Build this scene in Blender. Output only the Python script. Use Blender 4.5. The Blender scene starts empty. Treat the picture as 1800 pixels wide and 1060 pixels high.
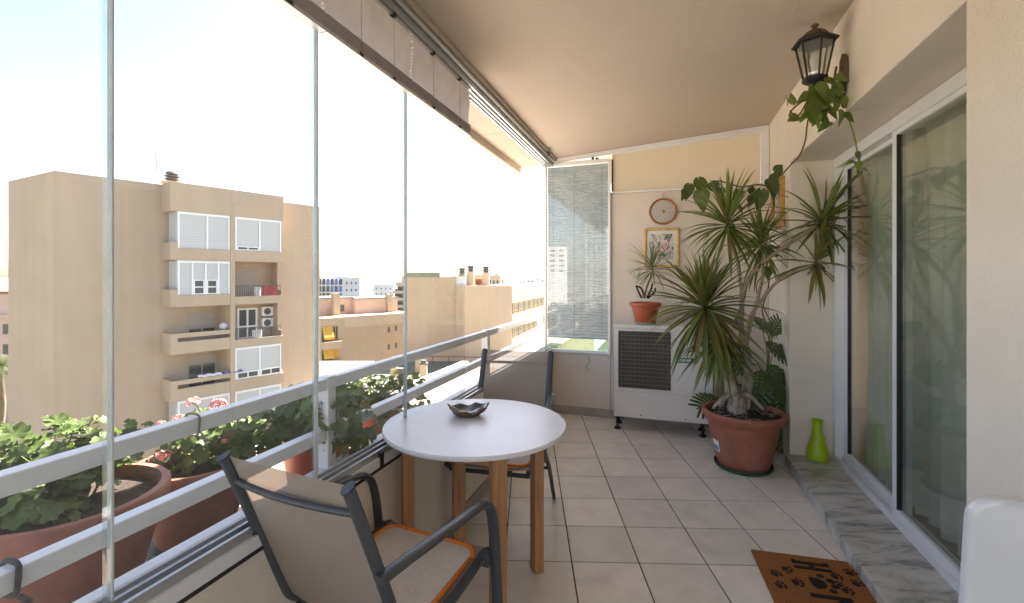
import bpy, bmesh, math, random
from mathutils import Vector, Matrix

# ------------------------------------------------------------------ camera, sky, sun, exposure
scene = bpy.context.scene
COL = scene.collection
F, CX, CY, EYE = 815.0, 900.0, 488.0, 1.40          # focal length and principal point in photo pixels

cam_data = bpy.data.cameras.new("camera")
cam = bpy.data.objects.new("camera", cam_data)
COL.objects.link(cam)
cam_data.sensor_width = 36.0
cam_data.lens = 36.0 * F / 1800.0
cam_data.shift_y = (CY - 530.0) / 1800.0
cam_data.clip_start = 0.05
cam_data.clip_end = 40000
cam.location = (0, 0, EYE)
cam.rotation_euler = (math.radians(90), 0, 0)
scene.camera = cam

SUN_EL = math.radians(50)
SUN_H = Vector((0.40, 0.917)).normalized()           # horizontal direction towards the sun
world = bpy.data.worlds.new("World")
scene.world = world
world.use_nodes = True
wn = world.node_tree
wn.nodes.clear()
sky = wn.nodes.new("ShaderNodeTexSky")
sky.sky_type = 'NISHITA'
sky.sun_disc = False
sky.sun_elevation = SUN_EL
sky.sun_rotation = math.atan2(SUN_H.x, SUN_H.y)
sky.air_density = 0.9
sky.dust_density = 1.5
sky.ozone_density = 0.3
bg = wn.nodes.new("ShaderNodeBackground")
bg.inputs["Strength"].default_value = 0.062
wo = wn.nodes.new("ShaderNodeOutputWorld")
wn.links.new(sky.outputs[0], bg.inputs[0])
wn.links.new(bg.outputs[0], wo.inputs[0])

sun_data = bpy.data.lights.new("sun", 'SUN')
sun_data.energy = 5.0
sun_data.angle = math.radians(0.55)
sun_data.color = (1.0, 0.95, 0.87)
sun = bpy.data.objects.new("sun", sun_data)
COL.objects.link(sun)
sdir = Vector((SUN_H.x * math.cos(SUN_EL), SUN_H.y * math.cos(SUN_EL), math.sin(SUN_EL)))
sun.rotation_euler = sdir.to_track_quat('Z', 'Y').to_euler()
sun.location = (0, 0, 30)

vs = scene.view_settings
vs.view_transform = 'Standard'
vs.look = 'None'
vs.exposure = 3.0
vs.gamma = 1.0
vs.use_white_balance = True            # the photograph is balanced for open shade
vs.white_balance_temperature = 7050
vs.white_balance_tint = 14.0
vs.use_curve_mapping = False
scene.render.engine = 'CYCLES'
scene.cycles.use_denoising = True
scene.cycles.max_bounces = 12
scene.cycles.diffuse_bounces = 6
scene.cycles.glossy_bounces = 4
scene.cycles.transparent_max_bounces = 24
scene.cycles.sample_clamp_indirect = 8.0

RND = random.Random(7)

# ------------------------------------------------------------------ helpers
def link(o, parent=None):
    COL.objects.link(o)
    if parent is not None:
        o.parent = parent
    return o

def tag(o, label=None, cat=None, group=None, kind=None):
    if label: o["label"] = label
    if cat: o["category"] = cat
    if group: o["group"] = group
    if kind: o["kind"] = kind
    return o

def empty(name, loc, label=None, cat=None, group=None, rz=0.0, parent=None):
    o = bpy.data.objects.new(name, None)
    o.empty_display_size = 0.1
    o.location = loc
    o.rotation_euler = (0, 0, rz)
    link(o, parent)
    return tag(o, label, cat, group)

def world_loc(o):
    v = Vector((0, 0, 0))
    while o is not None:
        v += o.location
        o = o.parent
    return v

def xf(f):
    """frame function from (origin, ax, ay) to a mapping local->world, z kept"""
    o, ax, ay = f
    return lambda x, y, z: Vector((o[0] + x * ax[0] + y * ay[0], o[1] + x * ax[1] + y * ay[1], z))

IDENT = lambda x, y, z: Vector((x, y, z))

class MB:
    def __init__(self, fr=IDENT):
        self.v, self.f, self.fr = [], [], fr
    def add(self, pts, faces, fr=None):
        fr = fr or self.fr
        b = len(self.v)
        self.v += [fr(*p) for p in pts]
        self.f += [tuple(b + i for i in fc) for fc in faces]
        return self
    def box(self, x0, x1, y0, y1, z0, z1, fr=None):
        p = [(x0, y0, z0), (x1, y0, z0), (x1, y1, z0), (x0, y1, z0),
             (x0, y0, z1), (x1, y0, z1), (x1, y1, z1), (x0, y1, z1)]
        return self.add(p, [(0, 3, 2, 1), (4, 5, 6, 7), (0, 1, 5, 4), (1, 2, 6, 5), (2, 3, 7, 6), (3, 0, 4, 7)], fr)
    def prism(self, poly, z0, z1, fr=None):
        n = len(poly)
        p = [(x, y, z0) for x, y in poly] + [(x, y, z1) for x, y in poly]
        fc = [tuple(reversed(range(n))), tuple(range(n, 2 * n))]
        fc += [(i, (i + 1) % n, n + (i + 1) % n, n + i) for i in range(n)]
        return self.add(p, fc, fr)
    def lathe(self, c, prof, n=32, cap=True, fr=None):
        cx, cy, cz = c
        pts, fc = [], []
        for (r, z) in prof:
            for k in range(n):
                a = 2 * math.pi * k / n
                pts.append((cx + r * math.cos(a), cy + r * math.sin(a), cz + z))
        m = len(prof)
        for i in range(m - 1):
            for k in range(n):
                k2 = (k + 1) % n
                fc.append((i * n + k, i * n + k2, (i + 1) * n + k2, (i + 1) * n + k))
        if cap:
            fc.append(tuple(reversed(range(n))))
            fc.append(tuple((m - 1) * n + k for k in range(n)))
        return self.add(pts, fc, fr)
    def tube(self, pts, r, n=8, ref=None, cap=True, fr=None, rr=None):
        """r: radius, (ra, rb) oval, or per-point list"""
        P = [Vector(p) for p in pts]
        vs_, fc = [], []
        prev = None
        for i, p in enumerate(P):
            t = (P[min(i + 1, len(P) - 1)] - P[max(i - 1, 0)]).normalized()
            if ref is not None:
                a = (Vector(ref) - t * Vector(ref).dot(t)).normalized()
            elif prev is None:
                g = Vector((0, 0, 1)) if abs(t.z) < 0.9 else Vector((1, 0, 0))
                a = (g - t * g.dot(t)).normalized()
            else:
                a = (prev - t * prev.dot(t)).normalized()
            prev = a
            b = t.cross(a)
            ri = r[i] if isinstance(r, list) else r
            ra, rb = ri if isinstance(ri, tuple) else (ri, ri)
            for k in range(n):
                an = 2 * math.pi * k / n
                vs_.append(tuple(p + a * (ra * math.cos(an)) + b * (rb * math.sin(an))))
        for i in range(len(P) - 1):
            for k in range(n):
                k2 = (k + 1) % n
                fc.append((i * n + k, i * n + k2, (i + 1) * n + k2, (i + 1) * n + k))
        if cap:
            fc.append(tuple(reversed(range(n))))
            fc.append(tuple((len(P) - 1) * n + k for k in range(n)))
        return self.add(vs_, fc, fr)
    def grid(self, fn, nu, nv, fr=None):
        pts = [tuple(fn(i / nu, j / nv)) for j in range(nv + 1) for i in range(nu + 1)]
        fc = [(j * (nu + 1) + i, j * (nu + 1) + i + 1, (j + 1) * (nu + 1) + i + 1, (j + 1) * (nu + 1) + i)
              for j in range(nv) for i in range(nu)]
        return self.add(pts, fc, fr)
    def mesh(self, name, mat, bev=0, seg=2, smooth=False, off=None, recalc=True):
        me = bpy.data.meshes.new(name)
        off = off or Vector((0, 0, 0))
        me.from_pydata([tuple(p - off) for p in self.v], [], self.f)
        bm = bmesh.new()
        bm.from_mesh(me)
        if recalc:
            bmesh.ops.recalc_face_normals(bm, faces=bm.faces)
        if bev:
            es = [e for e in bm.edges if len(e.link_faces) == 2 and e.calc_face_angle(0) > 0.5]
            bmesh.ops.bevel(bm, geom=es, offset=bev, segments=seg, profile=0.5, affect='EDGES', clamp_overlap=True)
        bm.to_mesh(me)
        bm.free()
        if mat: me.materials.append(mat)
        if smooth:
            for p in me.polygons: p.use_smooth = True
            if smooth is not True:
                me.set_sharp_from_angle(angle=math.radians(smooth))
        return me
    def build(self, name, mat, parent=None, bev=0, seg=2, smooth=False, local=False, at=None, recalc=True):
        if at is None:
            if parent is not None and not local:
                off = world_loc(parent)
                loc = Vector((0, 0, 0))
            else:
                off = Vector((0, 0, 0)); loc = Vector((0, 0, 0))
        else:
            off = Vector(at)
            loc = off - (world_loc(parent) if parent is not None else Vector((0, 0, 0)))
        if parent is None and at is None and not local:
            lo = Vector((min(p.x for p in self.v), min(p.y for p in self.v), min(p.z for p in self.v)))
            hi = Vector((max(p.x for p in self.v), max(p.y for p in self.v), max(p.z for p in self.v)))
            off = Vector(((lo.x + hi.x) / 2, (lo.y + hi.y) / 2, lo.z)); loc = off
        me = self.mesh(name, mat, bev, seg, smooth, off, recalc)
        o = bpy.data.objects.new(name, me)
        o.location = loc
        return link(o, parent)

def inst(name, me, parent, loc, rot=(0, 0, 0), sc=1.0):
    o = bpy.data.objects.new(name, me)
    o.location = loc
    if isinstance(rot, Matrix):
        o.rotation_euler = rot.to_euler()
    else:
        o.rotation_euler = rot
    o.scale = (sc, sc, sc) if not isinstance(sc, tuple) else sc
    return link(o, parent)

def copy_tree(o, parent=None):
    c = o.copy()
    COL.objects.link(c)
    c.parent = parent
    for ch in list(o.children):
        copy_tree(ch, c)
    return c

def catmull(pts, n=6):
    P = [Vector(p) for p in pts]
    out = []
    for i in range(len(P) - 1):
        p0, p1, p2, p3 = P[max(i - 1, 0)], P[i], P[i + 1], P[min(i + 2, len(P) - 1)]
        for k in range(n):
            t = k / n
            out.append(0.5 * ((2 * p1) + (p2 - p0) * t + (2 * p0 - 5 * p1 + 4 * p2 - p3) * t * t + (3 * p1 - p0 - 3 * p2 + p3) * t ** 3))
    out.append(P[-1])
    return out

def at(px, py, Y):
    """photo pixel and depth -> world point"""
    return Vector(((px - CX) / F * Y, Y, EYE - (py - CY) / F * Y))

# ------------------------------------------------------------------ materials
MATS = {}
def nmat(name):
    m = bpy.data.materials.new(name)
    m.use_nodes = True
    nt = m.node_tree
    nt.nodes.clear()
    out = nt.nodes.new("ShaderNodeOutputMaterial")
    MATS[name] = m
    return m, nt, out

def coords(nt, kind="Object", scale=None):
    tc = nt.nodes.new("ShaderNodeTexCoord")
    if kind == "World":
        g = nt.nodes.new("ShaderNodeNewGeometry")
        s = g.outputs["Position"]
    else:
        s = tc.outputs[kind]
    if scale is not None:
        mp = nt.nodes.new("ShaderNodeMapping")
        mp.inputs["Scale"].default_value = scale if isinstance(scale, tuple) else (scale,) * 3
        nt.links.new(s, mp.inputs["Vector"])
        s = mp.outputs["Vector"]
    return s

def ramp(nt, fac, stops):
    r = nt.nodes.new("ShaderNodeValToRGB")
    els = r.color_ramp.elements
    while len(els) < len(stops): els.new(0.5)
    for e, (p, c) in zip(els, stops):
        e.position = p
        e.color = (c[0], c[1], c[2], 1)
    nt.links.new(fac, r.inputs[0])
    return r.outputs[0]

def noise(nt, vec, scale, detail=4, rough=0.55, dist=0.0):
    n = nt.nodes.new("ShaderNodeTexNoise")
    n.inputs["Scale"].default_value = scale
    n.inputs["Detail"].default_value = detail
    n.inputs["Roughness"].default_value = rough
    n.inputs["Distortion"].default_value = dist
    nt.links.new(vec, n.inputs["Vector"])
    return n.outputs["Fac"]

def mulc(c, k): return tuple(min(1, x * k) for x in c)

def mat(name, col, rough=0.6, var=0.12, scale=6.0, bump=0.0, bscale=80.0, metal=0.0, spec=0.5,
        obj_rand=0.0, kind="World", stain=None, vec_scale=None, coat=0.0, streak=0.0):
    m, nt, out = nmat(name)
    b = nt.nodes.new("ShaderNodeBsdfPrincipled")
    nt.links.new(b.outputs[0], out.inputs[0])
    v = coords(nt, kind, vec_scale)
    c = ramp(nt, noise(nt, v, scale, 5), [(0.3, mulc(col, 1 - var)), (0.7, mulc(col, 1 + var))])
    if stain:
        mx = nt.nodes.new("ShaderNodeMix"); mx.data_type = 'RGBA'
        f = ramp(nt, noise(nt, v, stain[1], 6, 0.65), [(stain[2], (0, 0, 0)), (stain[2] + 0.18, (stain[3],) * 3)])
        nt.links.new(f, mx.inputs[0]); nt.links.new(c, mx.inputs[6])
        mx.inputs[7].default_value = (*stain[0], 1)
        c = mx.outputs[2]
    if streak:      # rain streaks running down the render
        sv = coords(nt, "World", (1.0, 1.0, 0.05))
        mx = nt.nodes.new("ShaderNodeMix"); mx.data_type = 'RGBA'; mx.blend_type = 'MULTIPLY'
        mx.inputs[0].default_value = 1.0
        nt.links.new(c, mx.inputs[6])
        nt.links.new(ramp(nt, noise(nt, sv, 1.6, 7, 0.7), [(0.42, (1 - streak, 1 - streak * 1.1, 1 - streak * 1.15)), (0.60, (1, 1, 1))]), mx.inputs[7])
        c = mx.outputs[2]
    if obj_rand:
        oi = nt.nodes.new("ShaderNodeObjectInfo")
        hs = nt.nodes.new("ShaderNodeHueSaturation")
        mr = nt.nodes.new("ShaderNodeMapRange")
        mr.inputs[3].default_value = 1 - obj_rand; mr.inputs[4].default_value = 1 + obj_rand
        nt.links.new(oi.outputs["Random"], mr.inputs[0])
        nt.links.new(mr.outputs[0], hs.inputs["Value"])
        nt.links.new(c, hs.inputs["Color"])
        c = hs.outputs[0]
    nt.links.new(c, b.inputs["Base Color"])
    b.inputs["Roughness"].default_value = rough
    b.inputs["Metallic"].default_value = metal
    b.inputs["Specular IOR Level"].default_value = spec
    b.inputs["Coat Weight"].default_value = coat
    if bump:
        bp_ = nt.nodes.new("ShaderNodeBump")
        bp_.inputs["Strength"].default_value = bump
        bp_.inputs["Distance"].default_value = 0.004
        nt.links.new(noise(nt, v, bscale, 3), bp_.inputs["Height"])
        nt.links.new(bp_.outputs[0], b.inputs["Normal"])
    return m

def leaf_mat(name, col, col2, trans=0.3, rough=0.45, scale=9.0, obj_rand=0.25, kind="Object", stripe=False, spec=0.4, dead=0.0):
    m, nt, out = nmat(name)
    v = coords(nt, kind)
    if stripe:
        w = nt.nodes.new("ShaderNodeTexNoise"); w.inputs["Scale"].default_value = scale
        mp = nt.nodes.new("ShaderNodeMapping"); mp.inputs["Scale"].default_value = (30, 1.5, 1.5)
        nt.links.new(v, mp.inputs[0]); nt.links.new(mp.outputs[0], w.inputs["Vector"])
        f = w.outputs["Fac"]
    else:
        f = noise(nt, v, scale, 4)
    c = ramp(nt, f, [(0.32, col), (0.68, col2)])
    oi = nt.nodes.new("ShaderNodeObjectInfo")
    hs = nt.nodes.new("ShaderNodeHueSaturation")
    mr = nt.nodes.new("ShaderNodeMapRange")
    mr.inputs[3].default_value = 1 - obj_rand; mr.inputs[4].default_value = 1 + obj_rand
    nt.links.new(oi.outputs["Random"], mr.inputs[0])
    if dead:      # a few leaves have yellowed or dried
        dm = nt.nodes.new("ShaderNodeMix"); dm.data_type = 'RGBA'
        m7 = nt.nodes.new("ShaderNodeMath"); m7.operation = 'MULTIPLY'; m7.inputs[1].default_value = 7.31
        fr7 = nt.nodes.new("ShaderNodeMath"); fr7.operation = 'FRACT'
        nt.links.new(oi.outputs["Random"], m7.inputs[0]); nt.links.new(m7.outputs[0], fr7.inputs[0])
        nt.links.new(ramp(nt, fr7.outputs[0], [(1 - dead * 2.2, (0, 0, 0)), (1 - dead, (.85,) * 3)]), dm.inputs[0])
        nt.links.new(c, dm.inputs[6]); dm.inputs[7].default_value = (0.26, 0.19, 0.07, 1)
        c = dm.outputs[2]
    nt.links.new(mr.outputs[0], hs.inputs["Value"])
    nt.links.new(c, hs.inputs["Color"])
    b = nt.nodes.new("ShaderNodeBsdfPrincipled")
    b.inputs["Roughness"].default_value = rough
    b.inputs["Specular IOR Level"].default_value = spec
    nt.links.new(hs.outputs[0], b.inputs["Base Color"])
    t = nt.nodes.new("ShaderNodeBsdfTranslucent")
    nt.links.new(hs.outputs[0], t.inputs[0])
    mx = nt.nodes.new("ShaderNodeMixShader")
    mx.inputs[0].default_value = trans
    nt.links.new(b.outputs[0], mx.inputs[1]); nt.links.new(t.outputs[0], mx.inputs[2])
    nt.links.new(mx.outputs[0], out.inputs[0])
    return m

def glass_mat(name, tint, refl=0.045, dust=0.03, dustcol=(0.8, 0.8, 0.78), power=5.0, gain=0.9, rough=0.0):
    m, nt, out = nmat(name)
    lw = nt.nodes.new("ShaderNodeLayerWeight"); lw.inputs[0].default_value = 0.5
    pw = nt.nodes.new("ShaderNodeMath"); pw.operation = 'POWER'; pw.inputs[1].default_value = power
    nt.links.new(lw.outputs["Facing"], pw.inputs[0])
    ma = nt.nodes.new("ShaderNodeMath"); ma.operation = 'MULTIPLY_ADD'
    ma.inputs[1].default_value = gain; ma.inputs[2].default_value = refl
    nt.links.new(pw.outputs[0], ma.inputs[0])
    t = nt.nodes.new("ShaderNodeBsdfTransparent"); t.inputs[0].default_value = (*tint, 1)
    g = nt.nodes.new("ShaderNodeBsdfGlossy"); g.inputs["Roughness"].default_value = rough
    g.inputs[0].default_value = (1, 1, 1, 1)
    mx = nt.nodes.new("ShaderNodeMixShader")
    nt.links.new(ma.outputs[0], mx.inputs[0]); nt.links.new(t.outputs[0], mx.inputs[1]); nt.links.new(g.outputs[0], mx.inputs[2])
    d = nt.nodes.new("ShaderNodeBsdfDiffuse"); d.inputs[0].default_value = (*dustcol, 1)
    mx2 = nt.nodes.new("ShaderNodeMixShader")
    v = coords(nt, "World")
    f1 = ramp(nt, noise(nt, v, 3.0, 6, 0.7), [(0.3, (dust * 0.6,) * 3), (0.75, (dust * 1.5,) * 3)])
    sp = ramp(nt, noise(nt, v, 420.0, 1, 0.5), [(0.74, (0, 0, 0)), (0.80, (dust * 5,) * 3)])
    ad = nt.nodes.new("ShaderNodeMath"); ad.operation = 'ADD'
    nt.links.new(f1, ad.inputs[0]); nt.links.new(sp, ad.inputs[1])
    nt.links.new(ad.outputs[0], mx2.inputs[0]); nt.links.new(mx.outputs[0], mx2.inputs[1]); nt.links.new(d.outputs[0], mx2.inputs[2])
    nt.links.new(mx2.outputs[0], out.inputs[0])
    return m

M = MATS
mat("end_wall_dimmed", (0.68, 0.605, 0.525), 0.9, 0.05, 2.0, 0.6, 120.0, spec=0.2, stain=((0.58, 0.51, 0.43), 1.1, 0.56, 0.4))  # house plaster in a darker tone, dimmer light put into the colour
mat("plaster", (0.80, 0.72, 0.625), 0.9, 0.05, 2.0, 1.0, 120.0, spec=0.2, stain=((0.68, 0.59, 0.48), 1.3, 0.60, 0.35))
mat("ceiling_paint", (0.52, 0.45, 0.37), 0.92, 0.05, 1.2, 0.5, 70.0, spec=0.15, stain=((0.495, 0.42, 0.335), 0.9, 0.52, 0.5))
mat("parapet_paint", (0.76, 0.69, 0.59), 0.85, 0.06, 2.5, 0.4, 110.0, spec=0.2, stain=((0.52, 0.45, 0.37), 2.2, 0.58, 0.5))
mat("tile_glaze", (0.70, 0.64, 0.575), 0.42, 0.09, 6.0, 0.08, 200.0, obj_rand=0.07, stain=((0.45, 0.39, 0.34), 2.6, 0.54, 0.45))
mat("grout", (0.09, 0.06, 0.045), 0.95, 0.3, 20.0)
mat("skirting_glaze", (0.36, 0.32, 0.29), 0.5, 0.1, 8.0, obj_rand=0.08)
mat("aluminium", (0.55, 0.56, 0.56), 0.38, 0.05, 10.0, metal=0.75)
mat("dark_groove", (0.03, 0.03, 0.03), 0.7)
mat("white_aluminium", (0.78, 0.79, 0.80), 0.35, 0.03, 4.0)
mat("rail_paint", (0.80, 0.81, 0.81), 0.45, 0.05, 7.0, 0.1, 160.0, stain=((0.42, 0.40, 0.36), 9.0, 0.64, 0.5))
mat("ledge_tile", (0.42, 0.31, 0.24), 0.75, 0.2, 6.0, 0.3, 60.0, stain=((0.5, 0.42, 0.33), 3.0, 0.5, 0.6))
mat("terracotta", (0.285, 0.115, 0.075), 0.66, 0.16, 9.0, 0.15, 120.0, stain=((0.40, 0.27, 0.215), 4.0, 0.53, 0.55), streak=0.15)
mat("terracotta_warm", (0.34, 0.125, 0.075), 0.62, 0.14, 9.0, 0.15, 120.0, stain=((0.40, 0.24, 0.18), 4.0, 0.55, 0.5), streak=0.10)
mat("terracotta_red", (0.42, 0.095, 0.04), 0.5, 0.06, 6.0)
mat("soil", (0.04, 0.026, 0.018), 1.0, 0.7, 70.0, 1.0, 90.0, stain=((0.12, 0.08, 0.05), 60.0, 0.60, 0.8))
mat("black_plastic", (0.02, 0.02, 0.02), 0.5)
mat("green_plastic", (0.02, 0.075, 0.04), 0.45)
mat("chair_frame", (0.07, 0.076, 0.082), 0.42, 0.08, 20.0, 0.12, 300.0, metal=0.25)
mat("orange_piping", (0.72, 0.20, 0.02), 0.75, 0.1, 40.0)
mat("table_white", (0.74, 0.73, 0.72), 0.30, 0.03, 9.0, stain=((0.62, 0.61, 0.60), 7.0, 0.60, 0.5))
mat("aircon_paint", (0.72, 0.67, 0.63), 0.5, 0.04, 4.0, stain=((0.45, 0.40, 0.34), 4.0, 0.66, 0.4))
mat("aircon_dark", (0.035, 0.032, 0.03), 0.7)
mat("aircon_wire", (0.30, 0.26, 0.21), 0.5, metal=0.2)
mat("badge_green", (0.0, 0.20, 0.09), 0.4, 0.02)
mat("lettering_white", (0.8, 0.8, 0.8), 0.5, 0.01)
mat("gold_frame", (0.50, 0.31, 0.10), 0.38, 0.25, 30.0, 0.3, 90.0, metal=0.55)
mat("mount_card", (0.72, 0.69, 0.63), 0.9, 0.02)
mat("tray_wood", (0.36, 0.15, 0.05), 0.45, 0.3, 14.0)
mat("tray_plate", (0.45, 0.42, 0.38), 0.5, 0.1, 20.0)
mat("brass", (0.62, 0.44, 0.16), 0.3, 0.1, 30.0, metal=0.9)
mat("iron", (0.022, 0.022, 0.020), 0.55, 0.2, 30.0, 0.4, 120.0, metal=0.3)
mat("rusty_iron", (0.11, 0.07, 0.035), 0.75, 0.35, 25.0, 0.5, 90.0)
mat("lime_ceramic", (0.36, 0.52, 0.012), 0.4, 0.08, 18.0, 0.1, 60.0)
mat("coir", (0.30, 0.125, 0.045), 1.0, 0.25, 160.0, 1.0, 420.0, spec=0.1)
mat("coir_black", (0.035, 0.026, 0.022), 1.0, 0.4, 200.0, 1.0, 420.0, spec=0.1)
mat("bark", (0.36, 0.28, 0.20), 0.9, 0.3, 30.0, 0.8, 60.0, kind="World", vec_scale=(1, 1, 2.5))
mat("vine_stem", (0.17, 0.085, 0.035), 0.8, 0.3, 30.0, 0.5, 100.0)
mat("green_stem", (0.16, 0.19, 0.05), 0.7, 0.3, 30.0)
mat("shell_outside", (0.14, 0.075, 0.045), 0.6, 0.5, 40.0, 0.8, 70.0)
mat("shell_inside", (0.10, 0.09, 0.09), 0.2, 0.6, 22.0, 0.2, 60.0)
mat("nacre", (0.75, 0.72, 0.70), 0.15, 0.1, 40.0)
mat("white_plastic", (0.56, 0.57, 0.58), 0.3, 0.02, 5.0, coat=0.2)
mat("room_wall", (0.50, 0.46, 0.40), 0.9)
mat("room_floor", (0.30, 0.24, 0.19), 0.5)
mat("rope", (0.05, 0.05, 0.05), 0.9, 0.4, 60.0, 0.6, 150.0)
mat("string", (0.26, 0.20, 0.15), 0.9, 0.3, 60.0)
mat("petal_pink", (0.84, 0.36, 0.34), 0.6, 0.25, 30.0)
# buildings
mat("beige_render", (0.485, 0.38, 0.28), 0.95, 0.06, 0.35, 0.3, 6.0, spec=0.1, stain=((0.43, 0.335, 0.245), 0.18, 0.55, 0.4), streak=0.055)
mat("cream_render", (0.46, 0.37, 0.27), 0.95, 0.05, 0.2, spec=0.1, stain=((0.43, 0.345, 0.25), 0.12, 0.58, 0.4), streak=0.055)
mat("ochre_render", (0.47, 0.38, 0.28), 0.95, 0.05, 0.15, spec=0.1, stain=((0.44, 0.355, 0.26), 0.1, 0.55, 0.4), streak=0.055)
mat("pink_render", (0.58, 0.42, 0.35), 0.95, 0.06, 0.3, spec=0.1)
mat("white_render", (0.68, 0.69, 0.70), 0.95, 0.05, 0.2, spec=0.1)
mat("grey_white_render", (0.58, 0.60, 0.63), 0.95, 0.06, 0.2, spec=0.1)
mat("tan_render", (0.52, 0.425, 0.33), 0.95, 0.06, 0.2, spec=0.1)
mat("roof_white", (0.52, 0.50, 0.47), 0.9, 0.05, 0.5, stain=((0.42, 0.40, 0.36), 0.5, 0.6, 0.4))
mat("roof_cream", (0.30, 0.285, 0.22), 0.9, 0.08, 0.4, stain=((0.20, 0.20, 0.15), 0.35, 0.55, 0.6))
mat("roof_green", (0.10, 0.125, 0.10), 0.9, 0.12, 0.5)
mat("coping_green", (0.20, 0.23, 0.20), 0.9, 0.1, 1.0)
mat("shutter_white", (0.52, 0.52, 0.52), 0.6, 0.02, 1.0)
mat("shutter_beige", (0.40, 0.34, 0.28), 0.8, 0.05, 2.0)
mat("far_pane", (0.05, 0.055, 0.06), 0.15, 0.3, 1.0)
mat("far_blue", (0.12, 0.22, 0.48), 0.6, 0.25, 0.15)
mat("far_dark", (0.10, 0.095, 0.09), 0.7)
mat("awning_yellow", (0.62, 0.36, 0.06), 0.85, 0.12, 1.5)
mat("brown_brick", (0.22, 0.085, 0.05), 0.9, 0.2, 1.0)
mat("window_gold", (0.48, 0.36, 0.17), 0.5)
mat("laundry_red", (0.50, 0.05, 0.06), 0.9)
mat("laundry_white", (0.75, 0.74, 0.76), 0.9)
mat("laundry_blue", (0.12, 0.15, 0.28), 0.9)
mat("asphalt", (0.055, 0.055, 0.055), 0.95, 0.2, 0.5)
mat("ground_mix", (0.16, 0.15, 0.11), 0.95, 0.5, 0.03)
mat("sea_water", (0.10, 0.17, 0.22), 0.2, 0.1, 0.01)
mat("hill_green", (0.14, 0.16, 0.12), 0.95, 0.3, 0.01)
mat("palm_trunk", (0.20, 0.15, 0.10), 0.95, 0.3, 4.0)
leaf_mat("geranium_leaf", (0.075, 0.125, 0.028), (0.15, 0.215, 0.055), 0.34, 0.5, 14.0, dead=0.02)
leaf_mat("dracaena_leaf", (0.12, 0.165, 0.036), (0.225, 0.275, 0.085), 0.33, 0.36, 3.0, 0.3, stripe=True, dead=0.05)
leaf_mat("pothos_leaf", (0.075, 0.14, 0.025), (0.22, 0.27, 0.06), 0.30, 0.35, 30.0)
leaf_mat("philodendron_leaf", (0.05, 0.095, 0.025), (0.10, 0.15, 0.04), 0.2, 0.35, 16.0)
leaf_mat("palm_leaf", (0.06, 0.10, 0.02), (0.12, 0.16, 0.04), 0.25, 0.5, 2.0)
leaf_mat("shrub_leaf", (0.05, 0.09, 0.02), (0.12, 0.16, 0.04), 0.25, 0.6, 1.0)
glass_mat("pane_glass", (0.925, 0.94, 0.945), 0.024, 0.040)
glass_mat("door_glass", (0.86, 0.89, 0.86), 0.085, 0.006, gain=0.8)
glass_mat("lamp_glass", (0.92, 0.92, 0.9), 0.05, 0.04)
glass_mat("green_glass", (0.72, 0.86, 0.78), 0.05, 0.02)
glass_mat("tinted_film", (0.60, 0.70, 0.60), 0.03, 0.03)
glass_mat("clear_seal", (0.90, 0.93, 0.93), 0.06, 0.08)
mat("seal_strip", (0.62, 0.65, 0.65), 0.25, 0.1, 12.0)

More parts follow.
